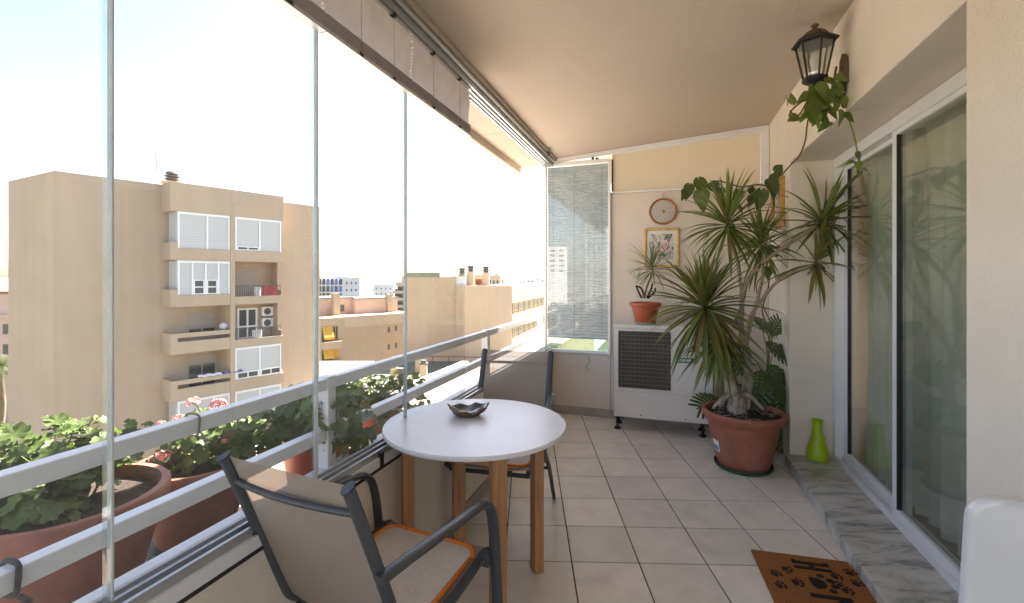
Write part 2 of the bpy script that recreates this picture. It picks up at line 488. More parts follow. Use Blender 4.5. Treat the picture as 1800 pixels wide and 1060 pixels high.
def special_mats():
    # frosted panel lit from behind
    m, nt, out = nmat("frosted_panel")
    t = nt.nodes.new("ShaderNodeBsdfTranslucent"); t.inputs[0].default_value = (0.80, 0.74, 0.62, 1)
    d = nt.nodes.new("ShaderNodeBsdfPrincipled"); d.inputs["Base Color"].default_value = (0.74, 0.68, 0.56, 1)
    d.inputs["Roughness"].default_value = 0.35
    mx = nt.nodes.new("ShaderNodeMixShader"); mx.inputs[0].default_value = 0.35
    nt.links.new(d.outputs[0], mx.inputs[1]); nt.links.new(t.outputs[0], mx.inputs[2]); nt.links.new(mx.outputs[0], out.inputs[0])
    # pleated blinds
    for nm, c, tr in (("blind_mauve", (0.74, 0.69, 0.67), 0.5), ("blind_grey", (0.44, 0.455, 0.465), 0.28), ("curtain_fabric", (0.82, 0.85, 0.79), 0.35)):
        m, nt, out = nmat(nm)
        v = coords(nt, "World")
        cc = ramp(nt, noise(nt, v, 12.0, 4), [(0.3, mulc(c, 0.93)), (0.7, mulc(c, 1.07))])
        t = nt.nodes.new("ShaderNodeBsdfTranslucent"); nt.links.new(cc, t.inputs[0])
        d = nt.nodes.new("ShaderNodeBsdfDiffuse"); nt.links.new(cc, d.inputs[0])
        mx = nt.nodes.new("ShaderNodeMixShader"); mx.inputs[0].default_value = tr
        nt.links.new(d.outputs[0], mx.inputs[1]); nt.links.new(t.outputs[0], mx.inputs[2]); nt.links.new(mx.outputs[0], out.inputs[0])
    # sling mesh: woven, a little see-through
    m, nt, out = nmat("sling_mesh")
    v = coords(nt, "Object")
    b = nt.nodes.new("ShaderNodeBsdfPrincipled"); b.inputs["Roughness"].default_value = 0.8
    w1 = nt.nodes.new("ShaderNodeTexWave"); w1.inputs["Scale"].default_value = 260; w1.bands_direction = 'X'
    w2 = nt.nodes.new("ShaderNodeTexWave"); w2.inputs["Scale"].default_value = 260; w2.bands_direction = 'Z'
    nt.links.new(v, w1.inputs[0]); nt.links.new(v, w2.inputs[0])
    mu = nt.nodes.new("ShaderNodeMath"); mu.operation = 'MULTIPLY'
    nt.links.new(w1.outputs["Fac"], mu.inputs[0]); nt.links.new(w2.outputs["Fac"], mu.inputs[1])
    c = ramp(nt, mu.outputs[0], [(0.0, (0.30, 0.245, 0.20)), (0.8, (0.34, 0.28, 0.225))])
    nt.links.new(c, b.inputs["Base Color"])
    tl = nt.nodes.new("ShaderNodeBsdfTranslucent"); tl.inputs[0].default_value = (0.42, 0.36, 0.30, 1)
    mx0 = nt.nodes.new("ShaderNodeMixShader"); mx0.inputs[0].default_value = 0.12
    nt.links.new(b.outputs[0], mx0.inputs[1]); nt.links.new(tl.outputs[0], mx0.inputs[2])
    t = nt.nodes.new("ShaderNodeBsdfTransparent")
    mx = nt.nodes.new("ShaderNodeMixShader"); mx.inputs[0].default_value = 0.11
    nt.links.new(mx0.outputs[0], mx.inputs[1]); nt.links.new(t.outputs[0], mx.inputs[2]); nt.links.new(mx.outputs[0], out.inputs[0])
    # woven seat pad
    m, nt, out = nmat("pad_fabric")
    b = nt.nodes.new("ShaderNodeBsdfPrincipled"); b.inputs["Roughness"].default_value = 0.9
    v = coords(nt, "Object", (60, 400, 60))
    c = ramp(nt, noise(nt, v, 1.0, 3), [(0.3, (0.50, 0.44, 0.38)), (0.7, (0.68, 0.62, 0.55))])
    nt.links.new(c, b.inputs["Base Color"]); nt.links.new(b.outputs[0], out.inputs[0])
    # wood
    m, nt, out = nmat("beech_wood")
    b = nt.nodes.new("ShaderNodeBsdfPrincipled"); b.inputs["Roughness"].default_value = 0.5
    v = coords(nt, "World", (38, 38, 2.2))
    f = noise(nt, v, 1.6, 6, 0.6, 0.4)
    c = ramp(nt, f, [(0.25, (0.30, 0.145, 0.06)), (0.5, (0.46, 0.245, 0.11)), (0.75, (0.53, 0.30, 0.15))])
    k = ramp(nt, noise(nt, coords(nt, "World", (30, 30, 12)), 1.0, 2), [(0.70, (1, 1, 1)), (0.76, (0.45, 0.35, 0.28))])
    mm = nt.nodes.new("ShaderNodeMix"); mm.data_type = 'RGBA'; mm.blend_type = 'MULTIPLY'; mm.inputs[0].default_value = 1
    nt.links.new(c, mm.inputs[6]); nt.links.new(k, mm.inputs[7])
    nt.links.new(mm.outputs[2], b.inputs["Base Color"]); nt.links.new(b.outputs[0], out.inputs[0])
    # marble
    m, nt, out = nmat("grey_marble")
    b = nt.nodes.new("ShaderNodeBsdfPrincipled"); b.inputs["Roughness"].default_value = 0.3
    tc = nt.nodes.new("ShaderNodeNewGeometry")
    mp = nt.nodes.new("ShaderNodeMapping"); mp.inputs["Rotation"].default_value = (0, 0, math.radians(-50)); mp.inputs["Scale"].default_value = (1.3, 5.0, 2.0)
    nt.links.new(tc.outputs["Position"], mp.inputs[0])
    f = noise(nt, mp.outputs[0], 1.6, 12, 0.74, 0.7)
    c = ramp(nt, f, [(0.36, (0.09, 0.09, 0.09)), (0.43, (0.27, 0.265, 0.245)), (0.49, (0.50, 0.485, 0.44)), (0.66, (0.66, 0.64, 0.59))])
    f2 = ramp(nt, noise(nt, mp.outputs[0], 0.7, 3), [(0.5, (0, 0, 0)), (0.68, (0.55,) * 3)])
    mm = nt.nodes.new("ShaderNodeMix"); mm.data_type = 'RGBA'
    nt.links.new(f2, mm.inputs[0]); nt.links.new(c, mm.inputs[6]); mm.inputs[7].default_value = (0.36, 0.33, 0.25, 1)
    nt.links.new(mm.outputs[2], b.inputs["Base Color"]); nt.links.new(b.outputs[0], out.inputs[0])
    # flower print
    m, nt, out = nmat("flower_print")
    b = nt.nodes.new("ShaderNodeBsdfPrincipled"); b.inputs["Roughness"].default_value = 0.4
    v = coords(nt, "World")
    c1 = ramp(nt, noise(nt, v, 17.0, 4, 0.6, 1.5), [(0.36, (0.03, 0.07, 0.05)), (0.45, (0.16, 0.20, 0.17)), (0.52, (0.62, 0.58, 0.55)), (0.60, (0.72, 0.52, 0.46)), (0.68, (0.45, 0.05, 0.06))])
    nt.links.new(c1, b.inputs["Base Color"]); nt.links.new(b.outputs[0], out.inputs[0])
special_mats()

# ------------------------------------------------------------------ balcony frame: s runs along the balcony, e from the glazing towards the house
U = (0.3134, 0.9496)
N = (0.9496, -0.3134)
O = (-1.224, 0.0)
bp = xf((O, U, N))
BZ = math.atan2(U[1], U[0])
E_W, S_BACK, S_P0, S_P1 = 2.056, 5.088, 2.2075, 4.364      # house wall, end wall, door recess
E_D = E_W + 0.277                                          # door plane
SILL, SOFFIT, PAR = 0.07, 2.266, 0.65
def ceil_z(e): return 2.63 + (e - 0.06) * (0.15 / 2.0)

def build_balcony():
    # floor bed with separate tiles
    b = MB(bp); b.box(-3.0, S_BACK + 0.2, -0.05, E_W + 0.1, -0.30, -0.0035)
    fl = b.build("floor", M["grout"]); tag(fl, kind="structure")
    t = 0.33; yaw = -0.033
    ux, uy = (math.cos(yaw), math.sin(yaw)), (-math.sin(yaw), math.cos(yaw))
    tb = MB(); h = (t - 0.0062) / 2
    tb.box(-h, h, -h, h, -0.006, 0)
    me = tb.mesh("tile", M["tile_glaze"], bev=0.0016, seg=1)
    org = at(987.5, 875.3, 1.0); d0 = EYE * F / (875.3 - CY)
    ox, oy = (987.5 - CX) / F * d0, d0
    fo = fl.location
    for i in range(-14, 14):
        for j in range(-16, 16):
            x = ox + (i + .5) * t * ux[0] + (j + .5) * t * uy[0]
            y = oy + (i + .5) * t * ux[1] + (j + .5) * t * uy[1]
            rx, ry = x - O[0], y - O[1]
            s, e = rx * U[0] + ry * U[1], rx * N[0] + ry * N[1]
            if -2.2 < s < S_BACK + 0.12 and 0.0 < e < E_W + 0.17 and y > -0.9:
                inst("tile", me, fl, (x - fo.x, y - fo.y, -fo.z + RND.uniform(-0.0006, 0.0004)),
                     (RND.uniform(-.0015, .0015), RND.uniform(-.0015, .0015), yaw + RND.uniform(-.002, .002)))
    # ceiling (falls slightly towards the glazing)
    b = MB(bp)
    e0, e1, s0, s1 = 0.10, E_W + 0.02, -1.5, S_BACK + 0.24
    z0, z1 = ceil_z(e0), ceil_z(e1)
    b.add([(s0, e0, z0), (s1, e0, z0), (s1, e1, z1), (s0, e1, z1), (s0, e0, 3.0), (s1, e0, 3.0), (s1, e1, 3.0), (s0, e1, 3.0)],
          [(0, 3, 2, 1), (4, 5, 6, 7), (0, 1, 5, 4), (1, 2, 6, 5), (2, 3, 7, 6), (3, 0, 4, 7)])
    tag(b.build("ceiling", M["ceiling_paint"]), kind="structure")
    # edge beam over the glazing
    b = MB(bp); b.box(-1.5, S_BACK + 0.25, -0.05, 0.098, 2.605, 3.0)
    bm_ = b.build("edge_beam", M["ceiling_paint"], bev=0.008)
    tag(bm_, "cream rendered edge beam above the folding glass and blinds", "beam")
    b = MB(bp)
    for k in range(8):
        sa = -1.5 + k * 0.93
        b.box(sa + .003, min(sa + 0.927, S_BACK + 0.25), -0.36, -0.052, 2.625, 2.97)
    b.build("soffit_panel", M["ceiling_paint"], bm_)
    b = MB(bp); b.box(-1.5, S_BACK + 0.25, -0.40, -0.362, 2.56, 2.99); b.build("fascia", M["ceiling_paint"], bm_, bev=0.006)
    # parapet with kerb and planting ledge
    b = MB(bp); b.box(-3.0, S_BACK + 0.15, -0.10, 0.05, -0.5, PAR)
    pw = b.build("parapet_wall", M["parapet_paint"], bev=0.004)
    tag(pw, "low cream parapet wall under the folding glass panes", "wall")
    b = MB(bp); b.box(-3.0, S_BACK + 0.6, -0.27, -0.102, -0.5, 0.53); b.build("kerb", M["ledge_tile"], pw, bev=0.004)
    b = MB(bp); b.box(-3.0, S_BACK + 0.6, -1.15, -0.272, -0.5, 0.30); b.build("planting_ledge", M["ledge_tile"], pw, bev=0.004)
    b = MB(bp); b.box(-3.0, S_BACK + 0.6, -1.25, -1.152, -0.6, 0.36); b.build("ledge_rim", M["white_render"], pw, bev=0.006)
    sk = MB(); sk.box(-.163, .163, 0, .011, 0, .085); skm = sk.mesh("skirting_tile", M["skirting_glaze"], bev=0.002)
    for k in range(-6, 15):
        s = 0.17 + k * 0.33
        if s > S_BACK - 0.15: continue
        p = bp(s, 0.0505, 0.0) - world_loc(pw)
        inst("skirting_tile", skm, pw, p, (0, 0, BZ + math.pi))
    # end wall with low part under the blind
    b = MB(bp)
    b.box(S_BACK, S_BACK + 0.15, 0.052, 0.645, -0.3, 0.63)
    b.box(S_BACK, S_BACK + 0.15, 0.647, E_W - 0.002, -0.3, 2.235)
    ew = b.build("end_wall", M["end_wall_dimmed"], bev=0.004)
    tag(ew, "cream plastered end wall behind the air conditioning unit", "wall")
    b = MB(bp); b.box(S_BACK - .006, S_BACK + 0.15, 0.645, E_W - .002, 2.237, 2.252); b.build("wall_coping", M["white_aluminium"], ew)
    for k in range(6):
        e = 0.05 + 0.33 * (k + .5)
        if e > E_W - .12: continue
        p = bp(S_BACK - 0.0005, e, 0.0) - world_loc(ew)
        inst("skirting_tile", skm, ew, p, (0, 0, BZ + math.pi / 2))
    # transom window: frame and frosted panel
    tw = empty("transom_window", bp(S_BACK + .07, 1.3, 2.255), "long frosted cream transom window between end wall and ceiling", "window")
    def ftop(e): return ceil_z(e) - 0.002
    fr_ = MB(bp)
    def slab(e0, e1, za0, za1, zb0, zb1, sa, sb):
        fr_.add([(sa, e0, za0), (sb, e0, za0), (sb, e1, zb0), (sa, e1, zb0), (sa, e0, za1), (sb, e0, za1), (sb, e1, zb1), (sa, e1, zb1)],
                [(0, 3, 2, 1), (4, 5, 6, 7), (0, 1, 5, 4), (1, 2, 6, 5), (2, 3, 7, 6), (3, 0, 4, 7)])
    slab(0.102, E_W - .003, ftop(.102) - .045, ftop(.102), ftop(E_W) - .06, ftop(E_W), S_BACK - .02, S_BACK + .05)
    fr_.build("frame_head", M["white_aluminium"], tw, bev=0.003)
    b = MB(bp); b.box(S_BACK - .015, S_BACK + .045, E_W - .07, E_W - .004, 2.254, ceil_z(E_W) - .064); b.build("frame_jamb", M["white_aluminium"], tw, bev=0.003)
    b = MB(bp)
    b.add([(S_BACK + .012, 0.66, 2.254), (S_BACK + .012, E_W - .072, 2.254), (S_BACK + .012, E_W - .072, ceil_z(E_W) - .064), (S_BACK + .012, .66, ceil_z(.66) - .05),
           (S_BACK + .018, 0.66, 2.254), (S_BACK + .018, E_W - .072, 2.254), (S_BACK + .018, E_W - .072, ceil_z(E_W) - .064), (S_BACK + .018, .66, ceil_z(.66) - .05)],
          [(0, 1, 2, 3), (7, 6, 5, 4), (0, 4, 5, 1), (1, 5, 6, 2), (2, 6, 7, 3), (3, 7, 4, 0)])
    b.build("frosted_pane", M["frosted_panel"], tw)
    # house wall with the door recess
    b = MB(bp)
    b.box(-1.5, S_P0, E_W, 2.45, -0.3, 3.0)
    b.box(S_P1, S_BACK + .25, E_W, 2.45, -0.3, 3.0)
    b.box(S_P0 + .0005, S_P1 - .0005, E_W, 2.45, SOFFIT, 2.999)
    hw = b.build("house_wall", M["plaster"], bev=0.006)
    tag(hw, "rough cream plastered house wall around the recessed sliding door", "wall")
    # unseen slab added past the end wall to block sun through the end screen
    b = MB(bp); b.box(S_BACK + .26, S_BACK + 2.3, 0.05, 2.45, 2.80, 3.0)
    tag(b.build("sun_block_slab", M["ceiling_paint"]), kind="structure")
    b = MB(bp); b.box(S_BACK + .26, S_BACK + 3.0, 0.052, 2.45, -.3, -.01)
    tag(b.build("neighbour_floor", M["ledge_tile"]), kind="structure")
    b = MB(bp); b.box(S_BACK + .26, S_BACK + 3.0, -.098, .05, -.5, PAR)
    tag(b.build("neighbour_parapet", M["parapet_paint"]), "low parapet of the next balcony seen under the end blind", "wall")
    # marble sill
    b = MB(bp); b.box(S_P0 + .004, S_P1 - .004, E_W - 0.035, E_D + .13, -0.002, SILL)
    tag(b.build("door_sill", M["grey_marble"], bev=0.006), "grey veined marble door sill step below the sliding door", "sill")

def build_door():
    d = empty("sliding_door", bp((S_P0 + S_P1) / 2, E_D + .04, SILL), "white aluminium sliding glass door behind the marble sill", "door")
    W = M["white_aluminium"]
    sa, sb, z0, z1 = S_P0 + .003, S_P1 - .003, SILL + .001, SOFFIT - .002
    b = MB(bp); b.box(sb - .05, sb, E_D, E_D + .10, z0, z1); b.build("door_jamb", W, d, bev=.003)
    b = MB(bp); b.box(sa, sa + .05, E_D, E_D + .10, z0, z1); b.build("door_jamb", W, d, bev=.003)
    b = MB(bp); b.box(sa + .051, sb - .051, E_D, E_D + .10, z1 - .07, z1); b.build("door_head", W, d, bev=.003)
    b = MB(bp)
    b.box(sa + .051, sb - .051, E_D, E_D + .10, z0, z0 + .012)
    for e in (0.0, .045, .09): b.box(sa + .051, sb - .051, E_D + e, E_D + e + .010, z0 + .012, z0 + .042)
    b.build("bottom_track", W, d)
    def leaf(s0, s1, e0, st0, st1, pz0, pz1):
        lf = MB(bp)
        lf.box(s0, s0 + st0, e0, e0 + .030, pz0, pz1)
        fo = lf.build("door_leaf", W, d, bev=.003)
        for (q0, q1, q2, q3) in ((s1 - st1, s1, pz0, pz1), (s0 + st0, s1 - st1, pz0, pz0 + .065), (s0 + st0, s1 - st1, pz1 - .055, pz1)):
            x = MB(bp); x.box(q0 + .0003, q1 - .0003, e0, e0 + .030, q2, q3); x.build("leaf_frame", W, fo, bev=.002)
        g = MB(bp); g.box(s0 + st0 - .002, s1 - st1 + .002, e0 + .012, e0 + .018, pz0 + .06, pz1 - .05)
        g.build("pane", M["door_glass"], fo)
        k = MB(bp)
        k.box(s1 - st1 - .007, s1 - st1 - .0005, e0 + .002, e0 + .027, pz0 + .066, pz1 - .056)
        k.build("gasket", M["black_plastic"], fo)
    leaf(S_P0 + .056, 3.452, E_D + .012, .05, .045, z0 + .014, z1 - .04)
    leaf(3.41, sb - .052, E_D + .058, .04, .05, z0 + .014, z1 - .04)
    # room behind: floor, walls, curtains
    b = MB(bp); b.box(0.8, 6.0, 2.452, 5.6, -0.1, SILL - .004); tag(b.build("room_floor", M["room_floor"]), kind="structure")
    b = MB(bp)
    b.box(0.8, 6.0, 5.6, 5.7, 0.05, 2.6); b.box(0.7, .798, 2.452, 5.7, 0.05, 2.6); b.box(6.002, 6.1, 2.452, 5.7, .05, 2.6)
    tag(b.build("room_walls", M["room_wall"]), kind="structure")
    b = MB(bp); b.box(0.7, 6.1, 2.452, 5.7, 2.602, 2.7); tag(b.build("room_ceiling", M["room_wall"]), kind="structure")
    def curtain(s0, s1, folds, label, lean):
        b = MB(bp)
        def fn(u, v):
            z = SILL + .02 + v * 2.14
            k = 1 - .25 * math.sin(v * math.pi)
            s = s0 + (s1 - s0) * u + lean * (1 - v) * (1 - u) * .5
            e = 2.515 + .030 * math.sin(u * folds * 2 * math.pi + 1.2 * v) * k + .012 * math.sin(u * folds * 4.7 + 3 * v)
            return (s, e, z)
        b.grid(fn, folds * 10, 14)
        o = b.build("curtain", M["curtain_fabric"], smooth=True)
        tag(o, label, "curtain", "curtains behind the sliding door")
    curtain(3.50, 4.26, 7, "pale curtain hanging behind the far door pane", -.12)
    curtain(1.9, 3.46, 10, "pale curtain hanging behind the near door pane", .10)

def build_glazing():
    g = empty("glazing_track", bp(2, 0, PAR), "aluminium tracks of the folding glass along parapet and beam", "track")
    A = M["aluminium"]
    b = MB(bp)
    b.box(-3, S_BACK, -.035, .040, PAR + .002, PAR + .014)
    for e in (-.035, -.004, .030): b.box(-3, S_BACK, e, e + .010, PAR + .0145, PAR + .036)
    b.build("bottom_track", A, g)
    b = MB(bp); b.box(-3, S_BACK, .040, .052, PAR - .028, PAR + .010); b.build("drip_edge", M["white_aluminium"], g)
    b = MB(bp); b.box(-3, S_BACK, .0405, .0535, PAR - .040, PAR - .0285); b.build("shadow_gap", M["dark_groove"], g)
    b = MB(bp)
    b.box(-1.5, S_BACK - .002, -.040, .060, 2.586, 2.603)
    for e in (-.040, -.012, .016, .048): b.box(-1.5, S_BACK - .002, e, e + .012, 2.548, 2.5855)
    b.build("top_track", A, g)
    b = MB(bp); b.tube([(-1.5, .075, 2.590), (S_BACK - .003, .075, 2.590)], .013, 8); b.build("cover_bead", A, g, smooth=True)
    for s in (.82, 1.60, 2.02):
        b = MB(bp); b.box(s, s + .022, .0405, .058, PAR - .03, PAR + .03); b.build("stop_block", M["black_plastic"], g, bev=.002)
    for s in (.05,):
        pass
    b = MB(bp)
    b.add([(S_BACK - .42, .09, 2.60), (S_BACK - .34, .10, 2.60), (S_BACK - .40, .10, 2.56), (S_BACK - .42, .10, 2.60), (S_BACK - .34, .115, 2.60), (S_BACK - .40, .115, 2.56)],
          [(0, 1, 2), (5, 4, 3), (0, 3, 4, 1), (1, 4, 5, 2), (2, 5, 3, 0)])
    b.build("guide_wedge", M["black_plastic"], g)
    edges = [-0.19, 0.45, 1.080, 1.714, 2.304, 2.984]
    where = ["beside the camera and out of frame", "at the photo's left edge",
             "above the two big geranium pots", "behind the near chair", "behind the table, last before the open gap"]
    for k in range(len(edges) - 1):
        s0, s1 = edges[k] + .004, edges[k + 1] - .004
        p = empty("glass_pane", bp((s0 + s1) / 2, 0, PAR + .037), "tall clear frameless glass pane " + where[k], "glass pane", "folding glass panes")
        b = MB(bp); b.box(s0, s1, -.006, .004, PAR + .0375, 2.547); b.build("pane", M["pane_glass"], p)
        if k < len(edges) - 2:
            b = MB(bp); b.box(s1 - .001, s1 + .005, -.008, .008, PAR + .038, 2.546); b.build("seal_strip", M["seal_strip"], p, bev=.002)
            b = MB(bp); b.box(s1 - .009, s1 - .0015, -.0085, .0065, PAR + .038, 2.546); b.build("clear_strip", M["clear_seal"], p)
    # pleated blinds pulled up under the beam
    lab = ["pulled-up mauve pleated blind at the top left photo edge", "pulled-up mauve pleated blind above the near pots",
           "pulled-up mauve pleated blind in the middle of the glazing", "pulled-up mauve pleated blind ending at the open gap"]
    for k, (sa, sb) in enumerate(((.45, 1.08), (1.08, 1.714), (1.714, 2.304), (2.304, 2.984))):
        bl = empty("pleated_blind", bp((sa + sb) / 2, .03, 2.26), lab[k], "blind", "pleated blinds under the beam")
        b = MB(bp)
        nz = 46; ztop, zmid, zbot = 2.535, 2.325, 2.272
        rows = []
        for i in range(nz + 1):
            t = i / nz
            z = ztop + (zbot - ztop) * t if t < .0 else (ztop + (zmid - ztop) * min(1, t / .6) if t < .6 else zmid + (zbot - zmid) * (t - .6) / .4)
            amp = .009 if t < .6 else .012
            rows.append((.028 + (amp if i % 2 else -amp) + (.004 * math.sin(t * 9) if t < .6 else .006), z))
        pts = []; fc = []
        for (e, z) in rows:
            pts += [(sa + .004, e, z), (sb - .004, e, z)]
        fc = [(2 * i, 2 * i + 1, 2 * i + 3, 2 * i + 2) for i in range(nz)]
        b.add(pts, fc); b.build("pleated_fabric", M["blind_mauve"], bl)
        b = MB(bp); b.box(sa + .002, sb - .002, .014, .046, 2.256, 2.2705); b.build("bottom_bar", A, bl, bev=.002)
        b = MB(bp); b.box(sa + .002, sb - .002, .012, .048, 2.537, 2.5475); b.build("head_rail", A, bl, bev=.002)
        for s in (sa + .18, sb - .18):
            b = MB(bp); b.box(s, s + .02, .008, .052, 2.5325, 2.5465); b.build("clip", M["black_plastic"], bl)
            b = MB(bp); b.tube([(s + .01, .046, 2.535), (s + .01, .047, 2.27)], .0008, 5); b.build("cord", M["string"], bl)
            b = MB(bp); b.box(s, s + .022, .0465, .050, 2.257, 2.2695); b.build("clip", M["black_plastic"], bl)

def build_end_blind():
    # glass screen with pleated blind closing the end above the low wall
    e0, e1 = -.03, .648
    sc_ = empty("end_screen", bp(S_BACK, .3, .63), "tall glass end screen in slim white frame behind grey blind", "glass screen")
    W = M["white_aluminium"]
    z0, z1 = .635, 2.585
    b = MB(bp); b.box(S_BACK - .03, S_BACK + .02, e0, e1, z0, z0 + .03); b.build("frame_sill", W, sc_, bev=.003)
    b = MB(bp); b.box(S_BACK - .03, S_BACK + .02, e0, e1, z1 - .035, z1); b.build("frame_head", W, sc_, bev=.003)
    b = MB(bp); b.box(S_BACK - .03, S_BACK + .02, e0, e0 + .025, z0 + .031, z1 - .036); b.build("frame_stile", W, sc_, bev=.003)
    b = MB(bp); b.box(S_BACK - .03, S_BACK + .02, e1 - .022, e1, z0 + .031, z1 - .036); b.build("frame_stile", W, sc_, bev=.003)
    g = MB(bp); g.box(S_BACK - .015, S_BACK - .007, e0 + .0255, e1 - .0225, z0 + .031, z1 - .036); g.build("pane", MATS["screen_glass"], sc_)
    g = MB(bp); g.box(S_BACK - .006, S_BACK - .002, e0 + .0255, e1 - .0225, z0 + .031, .775); g.build("tinted_strip", M["tinted_film"], sc_)
    bl = empty("pleated_blind", bp(S_BACK + .012, .3, .8), "lowered grey pleated blind behind the glass end screen", "blind", "pleated blinds at the end")
    b = MB(bp)
    n = 122; zt, zb = z1 - .04, .80
    pts = []
    for i in range(n + 1):
        z = zt + (zb - zt) * i / n
        e = S_BACK + .014 + (.0055 if i % 2 else -.0055)
        pts += [(e, e0 + .03, z), (e, e1 - .026, z)]
    b.add(pts, [(2 * i, 2 * i + 1, 2 * i + 3, 2 * i + 2) for i in range(n)])
    b.build("pleated_fabric", M["blind_grey"], bl)
    b = MB(bp); b.box(S_BACK + .002, S_BACK + .026, e0 + .03, e1 - .026, .775, .799); b.build("bottom_bar", M["aluminium"], bl)
    for e in (.06, .28, .56):
        b = MB(bp); b.tube([(S_BACK + .001, e, zt), (S_BACK + .001, e, .80)], .0012, 5); b.build("cord", M["rope"], bl)
    # folded glass panes stacked past the wall end
    for k in range(4):
        b = MB(bp); b.box(S_BACK + .17, S_BACK + .5, .68 + k * .022, .688 + k * .022, .66, 2.56)
        tag(b.build("folded_pane", M["green_glass"]), ("first", "second", "third", "fourth")[k] + " folded glass pane from the blind, stacked past the end wall corner", "glass pane", "folded glass panes")
    b = MB(bp); b.box(S_BACK - .014, S_BACK - .002, .655, .672, 2.26, 2.575); tag(b.build("pane_holder", M["iron"]), "dark upright pane holder strip beside the end blind", "bracket")
    # hinge rollers and small wall hook
    hk = empty("roller_bracket", bp(S_BACK - .03, .50, 2.585), "small black roller bracket on top of the end blind", "bracket")
    b = MB(bp); b.box(S_BACK - .03, S_BACK - .01, .46, .485, 2.587, 2.612); b.build("roller", M["iron"], hk, bev=.005)
    b = MB(bp); b.box(S_BACK - .03, S_BACK - .01, .50, .53, 2.587, 2.603); b.build("roller", M["iron"], hk, bev=.005)
    b = MB(bp)
    b.tube([(S_BACK - .006, .42, .60), (S_BACK - .02, .44, .55), (S_BACK - .015, .40, .50), (S_BACK - .02, .43, .46)], .006, 6)
    b.build("wall_hook", M["green_glass"], smooth=True); tag(bpy.data.objects["wall_hook"], "small green hook hanging below the end blind", "hook")

def build_railing():
    er = -.161
    r = empty("balcony_railing", bp(2.5, er, .53), "white painted metal balcony railing outside the glass", "railing")
    P = M["rail_paint"]
    for z in (.99, .785, .625):
        b = MB(bp); b.box(-3, S_BACK + .27, er - .022, er + .022, z - .047, z); b.build("rail", P, r, bev=.004)
    for s in (-1.7, .10, 1.935, 3.72, S_BACK + .27):
        b = MB(bp); b.box(s, s + .048, er - .026, er + .026, .535, .996); b.build("post", P, r, bev=.004)
        b = MB(bp); b.box(s - .03, s + .078, er - .05, er + .05, .5305, .5345); b.build("base_plate", P, r)
    # rope and string tied round the rail
    def loop(s, z0, z1, rad, m, label):
        b = MB(bp)
        pts = []
        for k in range(17):
            a = 2 * math.pi * k / 16
            ca, sa_ = math.cos(a), math.sin(a)
            q = .030 * (abs(ca) ** .5) * (1 if ca > 0 else -1)
            w = (z1 - z0) / 2 * (abs(sa_) ** .5) * (1 if sa_ > 0 else -1)
            pts.append((s + .004 * sa_, er + q, (z0 + z1) / 2 + w))
        b.tube(pts, rad, 6)
        b.tube([(s, er + .032, z0 + .002), (s + .01, er + .05, z0 - .012), (s - .008, er + .058, z0 - .006)], rad, 6)
        o = b.build("tied_cord", m, smooth=True); tag(o, label, "cord")
    loop(.985, .728, .795, .006, M["rope"], "black rope knotted round the middle rail at left")
    loop(1.385, .935, .998, .0035, M["string"], "brown string tied round the top rail beside the flowers")
    loop(1.99, .73, .86, .004, M["string"], "pale string tied round the railing post")

# ------------------------------------------------------------------ furniture
glass_mat("screen_glass", (0.90, 0.94, 0.95), 0.04, 0.01, gain=0.8)

def rounded_rect(w, d, r, n=5):
    pts = []
    for cx, cy, a0 in ((w - r, d - r, 0), (-w + r, d - r, 90), (-w + r, -d + r, 180), (w - r, -d + r, 270)):
        for k in range(n + 1):
            a = math.radians(a0 + 90 * k / n)
            pts.append((cx + r * math.cos(a), cy + r * math.sin(a)))
    return pts

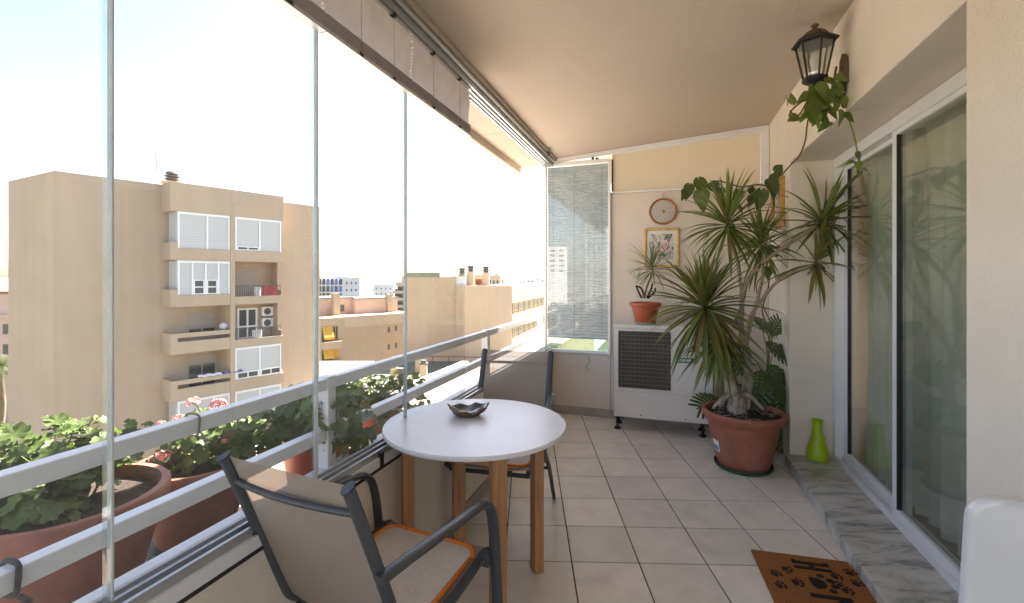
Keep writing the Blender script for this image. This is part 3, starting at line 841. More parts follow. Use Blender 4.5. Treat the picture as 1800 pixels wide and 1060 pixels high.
def make_chair(loc, rz, label):
    c = empty("sling_chair", loc, label, "chair", "charcoal sling garden chairs", rz)
    FR = M["chair_frame"]; w = .222
    prof = catmull([(0, -.434, .915), (0, -.345, .70), (0, -.255, .475), (0, -.215, .405), (0, -.15, .385), (0, .02, .39), (0, .20, .415), (0, .245, .412)], 5)
    for sgn in (-1, 1):
        b = MB(); b.tube([(sgn * w, p.y, p.z) for p in prof], (.020, .013), 10, ref=(0, .3, 1) if False else None)
        b.build("side_rail", FR, c, smooth=50, local=True)
        b = MB(); b.tube([(sgn * w, -.4345, .916), (sgn * w, -.436, .919)], (.021, .014), 10); b.build("end_cap", M["chair_frame"], c, smooth=50, local=True)
        arm = catmull([(sgn * (w + .018), -.352, .66), (sgn * (w + .034), -.26, .668), (sgn * (w + .045), -.06, .658), (sgn * (w + .046), .10, .645), (sgn * (w + .045), .17, .615),
                       (sgn * (w + .043), .205, .54), (sgn * (w + .042), .225, .40), (sgn * (w + .042), .262, .0)], 5)
        b = MB(); b.tube([tuple(p) for p in arm], (.0125, .021), 10, ref=None); b.build("arm_and_front_leg", FR, c, smooth=50, local=True)
        b = MB(); b.tube([(sgn * (w + .024), -.07, .40), (sgn * (w + .028), -.20, .27), (sgn * (w + .03), -.385, .0)], (.018, .012), 8); b.build("leg", FR, c, smooth=50, local=True)
        b = MB(); b.box(sgn * (w + .01) - .022, sgn * (w + .01) + .022, .19, .225, .385, .43); b.build("seat_bracket", FR, c, bev=.004, local=True)
    for (y, z, r, sg) in ((-.404, .842, .009, .020), (-.20, .375, .011, 0), (.225, .385, .012, 0)):
        b = MB(); b.tube([((-1 + k / 5) * (w - .005), y - sg * (1 - (-1 + k / 5) ** 2), z) for k in range(11)], r, 8); b.build("cross_bar", FR, c, smooth=50, local=True)
    b = MB(); b.tube([(-w - .025, -.20, .262), (w + .025, -.20, .262)], .010, 8); b.build("stretcher", FR, c, smooth=50, local=True)
    def pos(t):
        i = t * (len(prof) - 1); k = min(int(i), len(prof) - 2); f = i - k
        return prof[k].lerp(prof[k + 1], f)
    n0 = 15
    def back(u, v):
        t = .002 + v * .44
        p = pos(t); x = (u - .5) * 2 * (w - .006)
        sag = .022 * (1 - (2 * u - 1) ** 2) * min(1, max(.12, v * 4 - .2))
        return (x, p.y - sag * .9 + .004, p.z + .006 - sag * .25)
    b = MB(); b.grid(back, 10, 14); b.build("backrest", M["sling_mesh"], c, smooth=True, local=True)
    def seat(u, v):
        p = pos(.56 + v * .44); x = (u - .5) * 2 * (w - .004)
        sag = .018 * (1 - (2 * u - 1) ** 2)
        return (x, p.y, p.z + .012 - sag)
    b = MB(); b.grid(seat, 10, 10); b.build("seat", M["sling_mesh"], c, smooth=True, local=True)
    for sgn in (-1, 1):
        b = MB(); b.tube([back(0.03 if sgn < 0 else .97, k / 14) for k in range(15)], .0012, 4); b.build("seam", M["shutter_beige"], c, local=True)
    return c

def make_pad(loc, rz, label):
    p = empty("seat_pad", loc, label, "cushion", "orange trimmed seat pads", rz)
    p.rotation_euler = (.068, 0, rz)
    ol = rounded_rect(.200, .195, .055, 6)
    b = MB()
    n = len(ol); pts = []; fc = []
    rings = [(1.0, 0), (1.0, .010), (.93, .015), (.5, .017), (0.02, .018)]
    for (k, z) in rings:
        for (x, y) in ol: pts.append((x * k, y * k, z - .004 * (1 - (abs(x * k) / .195) ** 2)))
    for i in range(len(rings) - 1):
        for j in range(n):
            j2 = (j + 1) % n
            fc.append((i * n + j, i * n + j2, (i + 1) * n + j2, (i + 1) * n + j))
    fc.append(tuple(range((len(rings) - 1) * n, len(rings) * n))); fc.append(tuple(reversed(range(n))))
    b.add(pts, fc); b.build("pad", M["pad_fabric"], p, smooth=40, local=True)
    b = MB(); b.tube([(x * 1.0, y * 1.0, .0135 - .002) for x, y in ol + [ol[0]]], .0072, 8, ref=(0, 0, 1)); b.build("piping", M["orange_piping"], p, smooth=True, local=True)
    for sgn in (-1, 1):
        b = MB(); b.tube(catmull([(sgn * .18, -.18, .006), (sgn * .205, -.215, .0), (sgn * .21, -.235, -.05), (sgn * .222, -.24, -.10)], 4), .005, 6); b.build("tie", M["orange_piping"], p, smooth=True, local=True)
    return p

def build_furniture():
    rz1 = math.atan2(-.424, .906)
    o1 = Vector((-.393, 1.551, 0))
    make_chair(o1, rz1, "charcoal framed sling chair in the foreground, seen from behind")
    f1 = Vector((.424, .906, 0))
    make_pad(o1 + f1 * .022 + Vector((0, 0, .404)), rz1, "cream seat pad with orange piping on the foreground chair")
    fw = Vector((-.236, -.972, 0)).normalized()
    rz2 = math.atan2(-fw.x, fw.y)
    o2 = Vector((-.068, 2.634, 0))
    make_chair(o2, rz2, "charcoal framed sling chair behind the table, facing the camera")
    make_pad(o2 + fw * .022 + Vector((0, 0, .404)), rz2, "cream seat pad with orange piping on the chair behind the table")
    # round table
    tx, ty, th = -.165, 2.11, .742
    t = empty("round_table", (tx, ty, 0), "round white table on four square wooden legs", "table")
    b = MB(); b.lathe((tx, ty, 0), [(0.001, th - .022), (.400, th - .022), (.4085, th - .019), (.411, th - .012), (.411, th - .005), (.408, th), (.001, th)], 96, cap=False)
    b.build("table_top", M["table_white"], t, smooth=35)
    ax = Vector((.933, .36, 0)); ay = Vector((-.36, .933, 0))
    L = []
    for d in (ax, ay, -ax, -ay):
        p = Vector((tx, ty, 0)) + d * .305
        L.append((p, d))
        tang = Vector((-d.y, d.x, 0))
        frl = lambda x, y, z, p=p, d=d, tang=tang: p + d * x + tang * y + Vector((0, 0, z))
        b = MB(frl); b.box(-.024, .024, -.031, .031, 0, th - .0225); b.build("leg", M["beech_wood"], t, bev=.004)
    for i in range(4):
        (p, d), (q, e) = L[i], L[(i + 1) % 4]
        m = (p + q) / 2; v = (q - p).normalized(); nrm = Vector((v.y, -v.x, 0)); hl = (q - p).length / 2 - .034
        out = 1 if (m - Vector((tx, ty, 0))).dot(nrm) > 0 else -1
        fra = lambda x, y, z, m=m, v=v, nrm=nrm: m + v * x + nrm * y + Vector((0, 0, z))
        b = MB(fra); b.box(-hl, hl, -.009, .009, th - .09, th - .0225); b.build("apron", M["beech_wood"], t, bev=.002)
    # shell dish
    sx, sy = -.215, 2.22
    d = empty("shell_dish", (sx, sy, th + .001), "dark brown shell dish with pale inside on the white table", "dish")
    b = MB(); n = 36
    rnd = random.Random(3)
    wob = [1 + .10 * math.sin(3 * 2 * math.pi * k / n + .8) + .06 * math.sin(5 * 2 * math.pi * k / n) + rnd.uniform(-.035, .035) for k in range(n)]
    zz = [.040 + .010 * math.sin(4 * math.pi * k / n + 1.0) + .006 * math.sin(14 * math.pi * k / n) for k in range(n)]
    def ring(rx, ry, f, usew=1):
        return [(sx + rx * (wob[k] if usew else 1) * math.cos(2 * math.pi * k / n), sy + ry * (wob[k] if usew else 1) * math.sin(2 * math.pi * k / n), th + .001 + f(k)) for k in range(n)]
    rings = [ring(.055, .045, lambda k: 0, 0), ring(.082, .066, lambda k: zz[k] * .45), ring(.096, .076, lambda k: zz[k])]
    inn = [ring(.088, .069, lambda k: zz[k] * .97), ring(.066, .052, lambda k: zz[k] * .5 + .004), ring(.03, .024, lambda k: .009, 0)]
    def rg(b, rs, cap_last):
        pts = [p for r in rs for p in r]; fc = []
        for i in range(len(rs) - 1):
            for k in range(n):
                k2 = (k + 1) % n
                fc.append((i * n + k, i * n + k2, (i + 1) * n + k2, (i + 1) * n + k))
        fc.append(tuple((len(rs) - 1) * n + k for k in range(n)) if cap_last else tuple(reversed(range(n))))
        b.add(pts, fc)
    rg(b, rings + [inn[0]], False); b.f.pop(); b.f.append(tuple(reversed(range(n))))
    b.build("shell_outside", M["shell_outside"], d, smooth=60)
    b = MB(); rg(b, inn, True); b.build("shell_inside", M["shell_inside"], d, smooth=True)
    b = MB(); b.add([(sx + x, sy + y, th + .001 + z) for x, y, z in ((.012, -.008, .0135), (.052, -.030, .026), (.074, -.004, .034), (.052, .016, .027), (.02, .012, .0145), (-.012, .0, .0125), (-.004, -.02, .0135))], [(0, 1, 2), (0, 2, 3), (0, 3, 4), (0, 4, 5), (0, 5, 6), (0, 6, 1)])
    b.build("nacre_patch", M["nacre"], d, smooth=True)

    # white plastic chair beside the camera
    pc = empty("plastic_chair", (.95, .98, 0), "white moulded plastic high-back chair cut by the right photo edge", "chair")
    W = M["white_plastic"]
    cx0, yb, hw = .978, .75, .232
    b = MB()
    def backf(u, v):
        zt = 1.040 - .012 * abs(2 * u - 1) ** 2
        z = .42 + v * (zt - .42)
        r_ = .045
        wv = hw * (1 - .05 * v)
        edge = max(0, (z - (1.036 - r_)) / r_)
        wv *= 1 - .15 * edge ** 2.6
        x = cx0 + (2 * u - 1) * wv
        y = yb + .05 * (1 - v) + .03 * (abs(2 * u - 1) ** 2)
        return (x, y, z)
    def panel(name, hw0, hw1, z0_, z1_, rad, y0_, y1_, bev):
        o_ = [(cx0 - hw0, z0_), (cx0 + hw0, z0_)]
        for cxx, a0 in ((cx0 + hw1 - rad, 0), (cx0 - hw1 + rad, 90)):
            for k in range(9):
                a = math.radians(a0 + 90 * k / 8); o_.append((cxx + rad * math.cos(a), z1_ - rad + rad * math.sin(a)))
        n_ = len(o_)
        cv = lambda x: .035 * ((x - cx0) / hw0) ** 2
        lean = lambda z: .07 * (1.04 - z)
        bb = MB(); bb.add([(x, y0_ + cv(x) + lean(z), z) for x, z in o_] + [(x, y1_ + cv(x) + lean(z), z) for x, z in o_],
               [tuple(range(n_)), tuple(reversed(range(n_, 2 * n_)))] + [(q, (q + 1) % n_, n_ + (q + 1) % n_, n_ + q) for q in range(n_)])
        bb.build(name, W, pc, bev=bev, seg=3, smooth=50)
    panel("backrest", hw, hw - .008, .40, 1.036, .042, yb, yb + .026, .008)
    panel("top_lip", hw - .035, hw - .045, .97, 1.024, .034, yb + .030, yb + .046, .005)
    b = MB(); b.prism([(cx0 + x, 1.0 + y) for x, y in rounded_rect(.215, .20, .05)], .40, .43); b.build("seat", W, pc, bev=.008, smooth=50)
    for sx_ in (-1, 1):
        for (y0, y1) in ((1.17, 1.20), (.83, .79)):
            b = MB(); b.tube([(cx0 + sx_ * .19, y0, .40), (cx0 + sx_ * .205, y1, 0)], .02, 8); b.build("leg", W, pc, smooth=50)
        b = MB(); b.tube(catmull([(cx0 + sx_ * .205, .80, .59), (cx0 + sx_ * .21, .92, .59), (cx0 + sx_ * .208, 1.0, .56), (cx0 + sx_ * .195, 1.04, .41)], 4), (.012, .022), 8); b.build("armrest", W, pc, smooth=50)

    pc.rotation_euler = (0, 0, -.33); pc.location = (1.02, .90, 0)
    # doormat
    A = Vector((1.22, 2.367, .001)); md = Vector((-.243, -.970, 0)); mw = Vector((.970, -.243, 0))
    mt = empty("doormat", A, "brown coir doormat with black letters and paw prints", "doormat")
    fm = lambda x, y, z: A + md * x + mw * y + Vector((0, 0, z))        # x along reading direction, y across (tops of the letters)
    ML, MW = .70, .43
    b = MB(fm); b.box(0, ML, 0, MW, .0005, .014); b.build("mat_body", M["coir"], mt, bev=.003)
    def flat(name, polys):
        b = MB(fm)
        for p in polys: b.prism(p, .0142, .0158)
        b.build(name, M["coir_black"], mt)
    def rect(x0, x1, y0, y1): return [(x0, y0), (x1, y0), (x1, y1), (x0, y1)]
    y0, y1 = .165, .325
    flat("letter_h", [rect(.055, .077, y0, y1), rect(.097, .119, y0, y1), rect(.0771, .0969, .232, .258), rect(.046, .0549, y0, y0 + .02), rect(.046, .0549, y1 - .02, y1)])
    def blob(cx, cy, rx, ry, n=14): return [(cx + rx * math.cos(2 * math.pi * k / n), cy + ry * math.sin(2 * math.pi * k / n)) for k in range(n)]
    def paw(cx, cy, s, up):
        ca, sa_ = math.cos(up), math.sin(up)
        R = lambda x, y: (cx + s * (x * ca - y * sa_), cy + s * (x * sa_ + y * ca))
        pad = [R(x, y) for x, y in ((-.5, -.38), (-.2, -.5), (.2, -.5), (.5, -.38), (.42, .02), (.18, .22), (-.18, .22), (-.42, .02))]
        out = [pad]
        for (x, y, r) in ((-.62, .28, .17), (-.24, .58, .18), (.24, .58, .18), (.62, .28, .17)):
            q = R(x, y); out.append(blob(q[0], q[1], r * s, r * s * 1.15, 10))
        return out
    flat("paw_print", paw(.215, .24, .085, 0.15))
    for (x, y, s, a) in ((.10, .40, .036, 1.2), (.145, .325, .036, .4), (.14, .12, .036, -.3), (.19, .06, .036, .8), (.235, .135, .04, .2), (.18, .395, .036, .9), (.245, .33, .036, .1), (.205, .315, .03, 2), (.275, .055, .036, .5), (.42, .06, .036, 1), (.5, .38, .036, 0), (.58, .08, .036, 2)):
        flat("paw_print", paw(x, y, s, a))
    flat("letter_m", [rect(.300, .324, y0, y1), rect(.392, .416, y0, y1), [(.3241, y1), (.3241, y1 - .045), (.358, .235), (.358, .285)], [(.3581, .285), (.3581, .235), (.3919, y1 - .045), (.3919, y1)]])
    flat("letter_e", [rect(.48, .505, y0, y1), rect(.5051, .575, y0, y0 + .028), rect(.5051, .575, y1 - .028, y1), rect(.5051, .56, .232, .258)])

def build_aircon():
    # outdoor unit: front-left foot on the floor near the low wall
    p0 = Vector((.938, 4.275)); dr = Vector((.951, -.309)); dn = Vector((.309, .951))
    fr_ = lambda x, y, z: Vector((p0.x + dr.x * x + dn.x * y, p0.y + dr.y * x + dn.y * y, z))    # x right, y backwards
    Wd, Dp, z0, z1 = .845, .262, .125, .955
    a = empty("air_conditioner", fr_(Wd / 2, Dp / 2, 0), "white boxy air conditioning unit with grille and green badge", "air conditioner")
    P = M["aircon_paint"]
    gx0, gx1, gz0, gz1 = .042, .50, .395, .915
    b = MB(fr_); b.box(0, Wd, .004, Dp, z0, z1 - .02); b.build("casing", P, a, bev=.006)
    b = MB(fr_); b.box(-.006, Wd + .006, -.008, Dp + .004, z1 - .0195, z1 + .012); b.build("top_cover", P, a, bev=.006)
    fp = MB(fr_)
    for (q0, q1, q2, q3) in ((.004, gx0, z0 + .24, z1 - .021), (gx1, Wd - .004, z0 + .24, z1 - .021), (gx0 + .0003, gx1 - .0003, z0 + .24, gz0), (gx0 + .0003, gx1 - .0003, gz1, z1 - .021)):
        fp.box(q0, q1, -.010, .0035, q2, q3)
    fp.build("front_panel", P, a)
    b = MB(fr_); b.box(.004, Wd - .004, -.007, .0035, z0 + .002, z0 + .2385); b.build("lower_panel", P, a, bev=.003)
    b = MB(fr_); b.box(gx0 + .001, gx1 - .001, .001, .0036, gz0 + .001, gz1 - .001); b.build("grille_back", M["aircon_dark"], a)
    g = MB(fr_)
    for k in range(40):
        x = gx0 + .006 + k * (gx1 - gx0 - .012) / 39
        g.box(x - .0009, x + .0009, -.009, -.0065, gz0 + .002, gz1 - .002)
    for k in range(15):
        z = gz0 + .004 + k * (gz1 - gz0 - .008) / 14
        g.box(gx0 + .001, gx1 - .001, -.0125, -.0092, z - .0012, z + .0012)
    o = g.build("grille", M["aircon_wire"], a); o["kind"] = "stuff"
    b = MB(fr_)
    for (q0, q1, q2, q3) in ((gx0 - .006, gx0, gz0 - .006, gz1 + .006), (gx1, gx1 + .006, gz0 - .006, gz1 + .006), (gx0, gx1, gz0 - .006, gz0), (gx0, gx1, gz1, gz1 + .006)):
        b.box(q0, q1, -.016, -.0102, q2, q3)
    b.build("grille_frame", P, a)
    # badge
    bx, bz = .625, .672
    def pill(hw_, hh, n=8):
        out = []
        for cx, a0 in ((hw_ - hh, -90), (-hw_ + hh, 90)):
            for k in range(n + 1):
                t = math.radians(a0 + 180 * k / n); out.append((cx + hh * math.cos(t), hh * math.sin(t)))
        return out
    def plate(name, hw_, hh, y0, y1, m):
        pl = pill(hw_, hh); n = len(pl)
        b = MB(fr_)
        b.add([(bx + x, y0, bz + z) for x, z in pl] + [(bx + x, y1, bz + z) for x, z in pl],
              [tuple(range(n)), tuple(reversed(range(n, 2 * n)))] + [(i, (i + 1) % n, n + (i + 1) % n, n + i) for i in range(n)])
        return b.build(name, m, a)
    plate("badge_rim", .101, .0255, -.0125, -.0102, M["lettering_white"])
    plate("badge", .097, .0225, -.0145, -.0126, M["badge_green"])
    b = MB(fr_)
    for k in range(16):
        a0, a1 = 2 * math.pi * k / 16, 2 * math.pi * (k + 1) / 16
        for (ra, rb) in ((.009, .0135),):
            q = [(bx - .074 + r * math.cos(t) * 1.15, -.0152, bz + r * math.sin(t)) for r, t in ((ra, a0), (rb, a0), (rb, a1), (ra, a1))]
            b.add(q, [(0, 1, 2, 3)])
    b.box(bx - .077, bx - .071, -.0155, -.0149, bz - .008, bz + .008)
    b.build("emblem", M["lettering_white"], a)
    cu = bpy.data.curves.new("badge_text", 'FONT'); cu.body = "GENERAL"; cu.size = .030; cu.extrude = .0005; cu.offset = .0006
    cu.align_x = 'LEFT'; cu.align_y = 'CENTER'; cu.space_character = 1.02
    cu.materials.append(M["lettering_white"])
    tmp = bpy.data.objects.new("badge_text_curve", cu); COL.objects.link(tmp)
    me = bpy.data.meshes.new_from_object(tmp.evaluated_get(bpy.context.evaluated_depsgraph_get()))
    bpy.data.objects.remove(tmp)
    to = bpy.data.objects.new("badge_text", me); link(to, a)
    to.location = fr_(bx - .052, -.0152, bz) - world_loc(a)
    to.rotation_euler = (math.pi / 2, 0, math.atan2(dr.y, dr.x))
    to.scale = (1.0, 1.0, 1.0)
    for (x, y) in ((.03, .04), (Wd - .08, .04), (.03, Dp - .05), (Wd - .08, Dp - .05)):
        b = MB(); c = fr_(x, y, 0)
        b.lathe((c.x, c.y, 0), [(.030, .002), (.030, .012), (.022, .022), (.009, .028), (.009, z0)], 16); b.build("foot", M["iron"], a, smooth=40)
        b = MB(fr_); b.box(x - .02, x + .06, y - .014, y + .014, z0 - .018, z0 - .001); b.build("foot_bracket", M["aircon_dark"], a)
    for x in (.24, .62):
        b = MB(fr_); b.tube([(x, -.010, z0 + .03), (x, -.006, z0 + .03)], .006, 8); b.build("screw", M["iron"], a)
    return fr_, z1 + .012

def build_wall_decor():
    S = S_BACK - .001
    def on_end(px):      # e of a photo column on the end wall
        k = (px - CX) / F
        # bp(S, e): X = O.x + S*U.x + e*N.x ; Y = S*U.y + e*N.y
        ax_, ay_ = O[0] + S * U[0], O[1] + S * U[1]
        return (k * ay_ - ax_) / (N[0] - k * N[1])
    def zpix(px, py):
        p = bp(S, on_end(px), 0); return EYE - (py - CY) / F * p.y
    e = on_end(1165); z = zpix(1165, 372)
    c = bp(S - .012, e, z)
    fr_ = lambda x, y, zz: c + Vector((U[0], U[1], 0)) * (-zz) + Vector((N[0], N[1], 0)) * x + Vector((0, 0, y))
    t = empty("round_tray", bp(S, e, z - .128), "round wooden rimmed tray hanging above the flower picture", "wall decoration")
    b = MB(fr_); b.lathe((0, 0, 0), [(.125, -.008), (.128, .002), (.126, .012), (.120, .016), (.112, .012), (.108, .004)], 48, cap=False); b.build("rim", M["tray_wood"], t, smooth=40)
    b = MB(fr_); b.lathe((0, 0, 0), [(.001, .0055), (.10, .0055), (.109, .004), (.109, -.006), (.001, -.006)], 48, cap=False); b.build("plate", M["tray_plate"], t, smooth=40)
    b = MB(fr_); b.lathe((0, 0, 0), [(.018, .0056), (.017, .010), (.010, .015), (.001, .017)], 20, cap=False); b.build("knob", M["brass"], t, smooth=True)
    b = MB(fr_); b.tube([(0, .128, .0), (.004, .145, .0), (.0, .160, .004), (-.006, .172, .0)], .002, 6); b.build("hook", M["iron"], t)
    # framed picture
    e0, e1 = on_end(1132), on_end(1194)
    z0, z1 = zpix(1165, 470), zpix(1165, 401)
    pf = empty("framed_picture", bp(S, (e0 + e1) / 2, z0), "gold framed flower picture below the round tray", "picture", "pictures on the walls")
    def frame(pf, ff, w, h, fw, dep):
        for q in ((0, fw, 0, h), (w - fw, w, 0, h), (fw + .0003, w - fw - .0003, 0, fw), (fw + .0003, w - fw - .0003, h - fw, h)):
            b = MB(ff); b.box(q[0], q[1], -dep, -.001, q[2], q[3]); b.build("frame_bar", M["gold_frame"], pf, bev=.004)
        b = MB(ff); b.box(fw, w - fw, -.007, -.002, fw, h - fw); b.build("mount", M["mount_card"], pf)
    ff = lambda x, y, zz: bp(S + y, e0 + x, z0 + zz)
    w, h = e1 - e0, z1 - z0
    frame(pf, ff, w, h, .022, .020)
    b = MB(ff); b.box(.062, w - .055, -.0085, -.0072, .075, h - .058); b.build("print", M["flower_print"], pf)
    # gold frame on the house wall, seen edge-on
    s0, s1 = 4.50, 4.86
    gf = empty("framed_picture", bp(s0, E_W, 1.80), "gold framed picture seen edge-on beside the corner pier", "picture", "pictures on the walls")
    fg = lambda x, y, zz: bp(s0 + x, E_W + y, 1.80 + zz)
    frame(gf, fg, s1 - s0, .40, .05, .035)
    b = MB(fg); b.box(.09, s1 - s0 - .09, -.009, -.0072, .09, .31); b.build("print", M["flower_print"], gf)
    # lime vase on the sill
    p = at(1437, 808, EYE * F / (808 - CY) * (1.33 / 1.40))
    b = MB(); b.lathe((p.x, p.y, SILL + .001), [(.001, 0), (.066, 0), (.072, .006), (.073, .03), (.066, .075), (.050, .13), (.038, .18), (.031, .22), (.031, .25), (.035, .285), (.036, .292), (.031, .290), (.026, .25), (.026, .20), (.001, .15)], 40, cap=False)
    tag(b.build("vase", M["lime_ceramic"], smooth=50), "lime green ceramic bottle vase standing on the marble sill", "vase")

def build_lamp():
    c = Vector((1.60, 2.45, 0)); wallp = bp(0, 0, 0)
    rx, ry = c.x - O[0], c.y - O[1]
    s, e = rx * U[0] + ry * U[1], rx * N[0] + ry * N[1]
    foot = bp(s, E_W, 2.50)
    L = empty("wall_lantern", foot, "black six-sided wall lantern with rusty cap", "lantern")
    zb, zt = 2.455, 2.635
    I, Rr = M["iron"], M["rusty_iron"]
    n = 6; r0, r1 = .052, .088
    hexa = lambda r, z, a=.3: [(c.x + r * math.cos(a + k * math.pi / 3), c.y + r * math.sin(a + k * math.pi / 3), z) for k in range(6)]
    lo, hi = hexa(r0, zb), hexa(r1, zt)
    for k in range(6):
        b = MB(); b.tube([lo[k], hi[k]], .0055, 6); b.build("corner_bar", I, L)
        k2 = (k + 1) % 6
        m = .985
        q = [Vector(lo[k]), Vector(lo[k2]), Vector(hi[k2]), Vector(hi[k])]
        cc = sum(q, Vector()) / 4; q = [cc + (v - cc) * .9 for v in q]
        inw = (Vector((c.x, c.y, cc.z)) - cc).normalized() * .003
        b = MB(); b.add([tuple(v) for v in q] + [tuple(v + inw) for v in q], [(0, 1, 2, 3), (7, 6, 5, 4), (0, 4, 5, 1), (1, 5, 6, 2), (2, 6, 7, 3), (3, 7, 4, 0)]); b.build("pane", M["lamp_glass"], L)
    def hexloft(name, prof, m, smooth=False):
        pts = []; fc = []
        for (r, z) in prof: pts += hexa(r, z)
        for i in range(len(prof) - 1):
            for k in range(6):
                k2 = (k + 1) % 6; fc.append((i * 6 + k, i * 6 + k2, (i + 1) * 6 + k2, (i + 1) * 6 + k))
        fc += [tuple(reversed(range(6))), tuple((len(prof) - 1) * 6 + k for k in range(6))]
        b = MB(); b.add(pts, fc); b.build(name, m, L)
    hexloft("base", [(.030, zb - .035), (.052, zb - .022), (.060, zb - .012), (.060, zb), (.05, zb + .002)], I)
    hexloft("eaves", [(.086, zt - .002), (.108, zt + .001), (.110, zt + .008), (.085, zt + .026), (.070, zt + .030)], I)
    b = MB(); b.lathe((c.x, c.y, zt + .028), [(.066, 0), (.062, .014), (.050, .028), (.034, .038), (.020, .043), (.012, .047), (.011, .058), (.018, .062), (.019, .070), (.010, .076), (.002, .078)], 24); b.build("cap", Rr, L, smooth=40)
    b = MB(); b.lathe((c.x, c.y, zb), [(.014, .002), (.014, .06), (.022, .075), (.024, .10), (.016, .125), (.004, .135)], 14); b.build("bulb", M["lettering_white"], L, smooth=40)
    b = MB(); b.tube([tuple(p) for p in catmull([(c.x, c.y, zb - .03), (c.x + .02, c.y - .006, zb - .075), (c.x + .075, c.y - .025, zb - .09), (foot.x - .03, foot.y + .01, zb - .04), (foot.x - .012, foot.y + .004, zb + .0)], 5)], .010, 8); b.build("bracket", I, L, smooth=True)
    fw = lambda x, y, z: bp(s + x, E_W - y, z)
    b = MB(fw)
    b.add([(x, y, z) for y in (.001, .022) for x, z in ((-.035, 2.40), (.035, 2.40), (.042, 2.47), (.035, 2.535), (0, 2.565), (-.035, 2.535), (-.042, 2.47))],
          [tuple(range(7)), tuple(reversed(range(7, 14)))] + [(i, (i + 1) % 7, 7 + (i + 1) % 7, 7 + i) for i in range(7)])
    b.build("wall_plate", Rr, L, bev=.004)
    return c, foot

# ------------------------------------------------------------------ plants
def strap_leaf(L, w, elev, droop, name, m, seg=8):
    """narrow arching leaf growing from the origin towards +Y at elevation elev"""
    b = MB(); pts = []
    y = z = 0.0; a = elev
    for i in range(seg + 1):
        t = i / seg
        ww = w * (.45 + .55 * math.sin(min(1, t * 2.2) * math.pi / 2)) * (1 - max(0, (t - .45) / .55) ** 1.6) + .0008
        up = .22 * ww
        ny, nz = -math.sin(a), math.cos(a)
        pts += [(-ww / 2, y + ny * up, z + nz * up), (0, y, z), (ww / 2, y + ny * up, z + nz * up)]
        y += math.cos(a) * L / seg; z += math.sin(a) * L / seg
        a -= droop / seg * (.5 + t)
    fc = []
    for i in range(seg):
        k = i * 3
        fc += [(k, k + 1, k + 4, k + 3), (k + 1, k + 2, k + 5, k + 4)]
    b.add(pts, fc)
    return b.mesh(name, m, smooth=True, recalc=False)

STRAPS = {}
def strap_set():
    for k, (el, dr) in enumerate([(-62, 12), (-45, 22), (-25, 30), (-8, 38), (10, 42), (28, 40), (45, 34), (60, 26), (75, 14), (86, 6)]):
        STRAPS[k] = strap_leaf(1.0, .075, math.radians(el), math.radians(dr), "strap_leaf", M["dracaena_leaf"])

def crown(parent, c, L, n, lo, hi, rnd, bias=0.0, width=1.0, tilt=(0, 0), extra=0):
    """leaf rosette: an Empty part holding single leaf objects"""
    base = world_loc(parent)
    e = bpy.data.objects.new("leaf_crown", None); e.empty_display_size = .05
    e.location = Vector(c) - base
    e.rotation_euler = (tilt[0], tilt[1], 0)
    link(e, parent)
    for i in range(n):
        t = (i + .5) / n
        k = int(lo + (hi - lo + .999) * t)
        k = max(0, min(9, k))
        az = i * 2.39996 + rnd.uniform(-.3, .3)
        ll = L * rnd.uniform(.72, 1.08) * (1.0 if k < 8 else .8)
        inst("leaf", STRAPS[k], e, (0, 0, .05 * t), (rnd.uniform(-.09, .09), rnd.uniform(-.12, .12), az), (ll * width, ll, ll))
    if extra:      # the leaves too buried in the rosette to be told apart
        b = MB()
        for i in range(extra):
            t = rnd.random(); k = max(0, min(9, int(lo + (hi - lo + .999) * t))); ll = L * rnd.uniform(.6, 1.0)
            R = Matrix.Rotation(rnd.uniform(0, 6.283), 3, 'Z') @ Matrix.Rotation(rnd.uniform(-.1, .1), 3, 'X')
            me = STRAPS[k]
            b.add([tuple(R @ Vector((v.co.x * ll * width, v.co.y * ll, v.co.z * ll)) + Vector((0, 0, .05 * t))) for v in me.vertices], [tuple(p.vertices) for p in me.polygons])
        o = b.build("inner_leaves", M["dracaena_leaf"], e, smooth=True, local=True, recalc=False); o["kind"] = "stuff"
    return e

def pot_profile(r, h, rim=.05, lip=.02, base=.68):
    return [(.001, 0), (r * base, 0), (r * base + .004, .006), (r * .93, h - rim), (r * .94, h - rim + .004), (r - lip * .2, h - rim + .010), (r, h - rim * .5), (r, h - .006), (r - .006, h), (r - lip, h), (r - lip - .004, h - .01), (r * .88, h - .055), (.001, h - .055)]

def make_pot(parent, c, r, h, m, rim=.05, lip=.02, base=.68):
    b = MB(); b.lathe(c, pot_profile(r, h, rim, lip, base)[:-1], 48, cap=False); b.build("pot", m, parent, smooth=45)
    rnd = random.Random(int(r * 1e4))
    b = MB(); n = 24
    def fn(u, v):
        rr = r * .895 * v; a = u * 2 * math.pi
        return (c[0] + rr * math.cos(a), c[1] + rr * math.sin(a), c[2] + h - .045 + .012 * (1 - v) + rnd.uniform(-.004, .004) * (v < .99))
    b.grid(fn, n, 6); b.build("soil", M["soil"], parent, smooth=True)

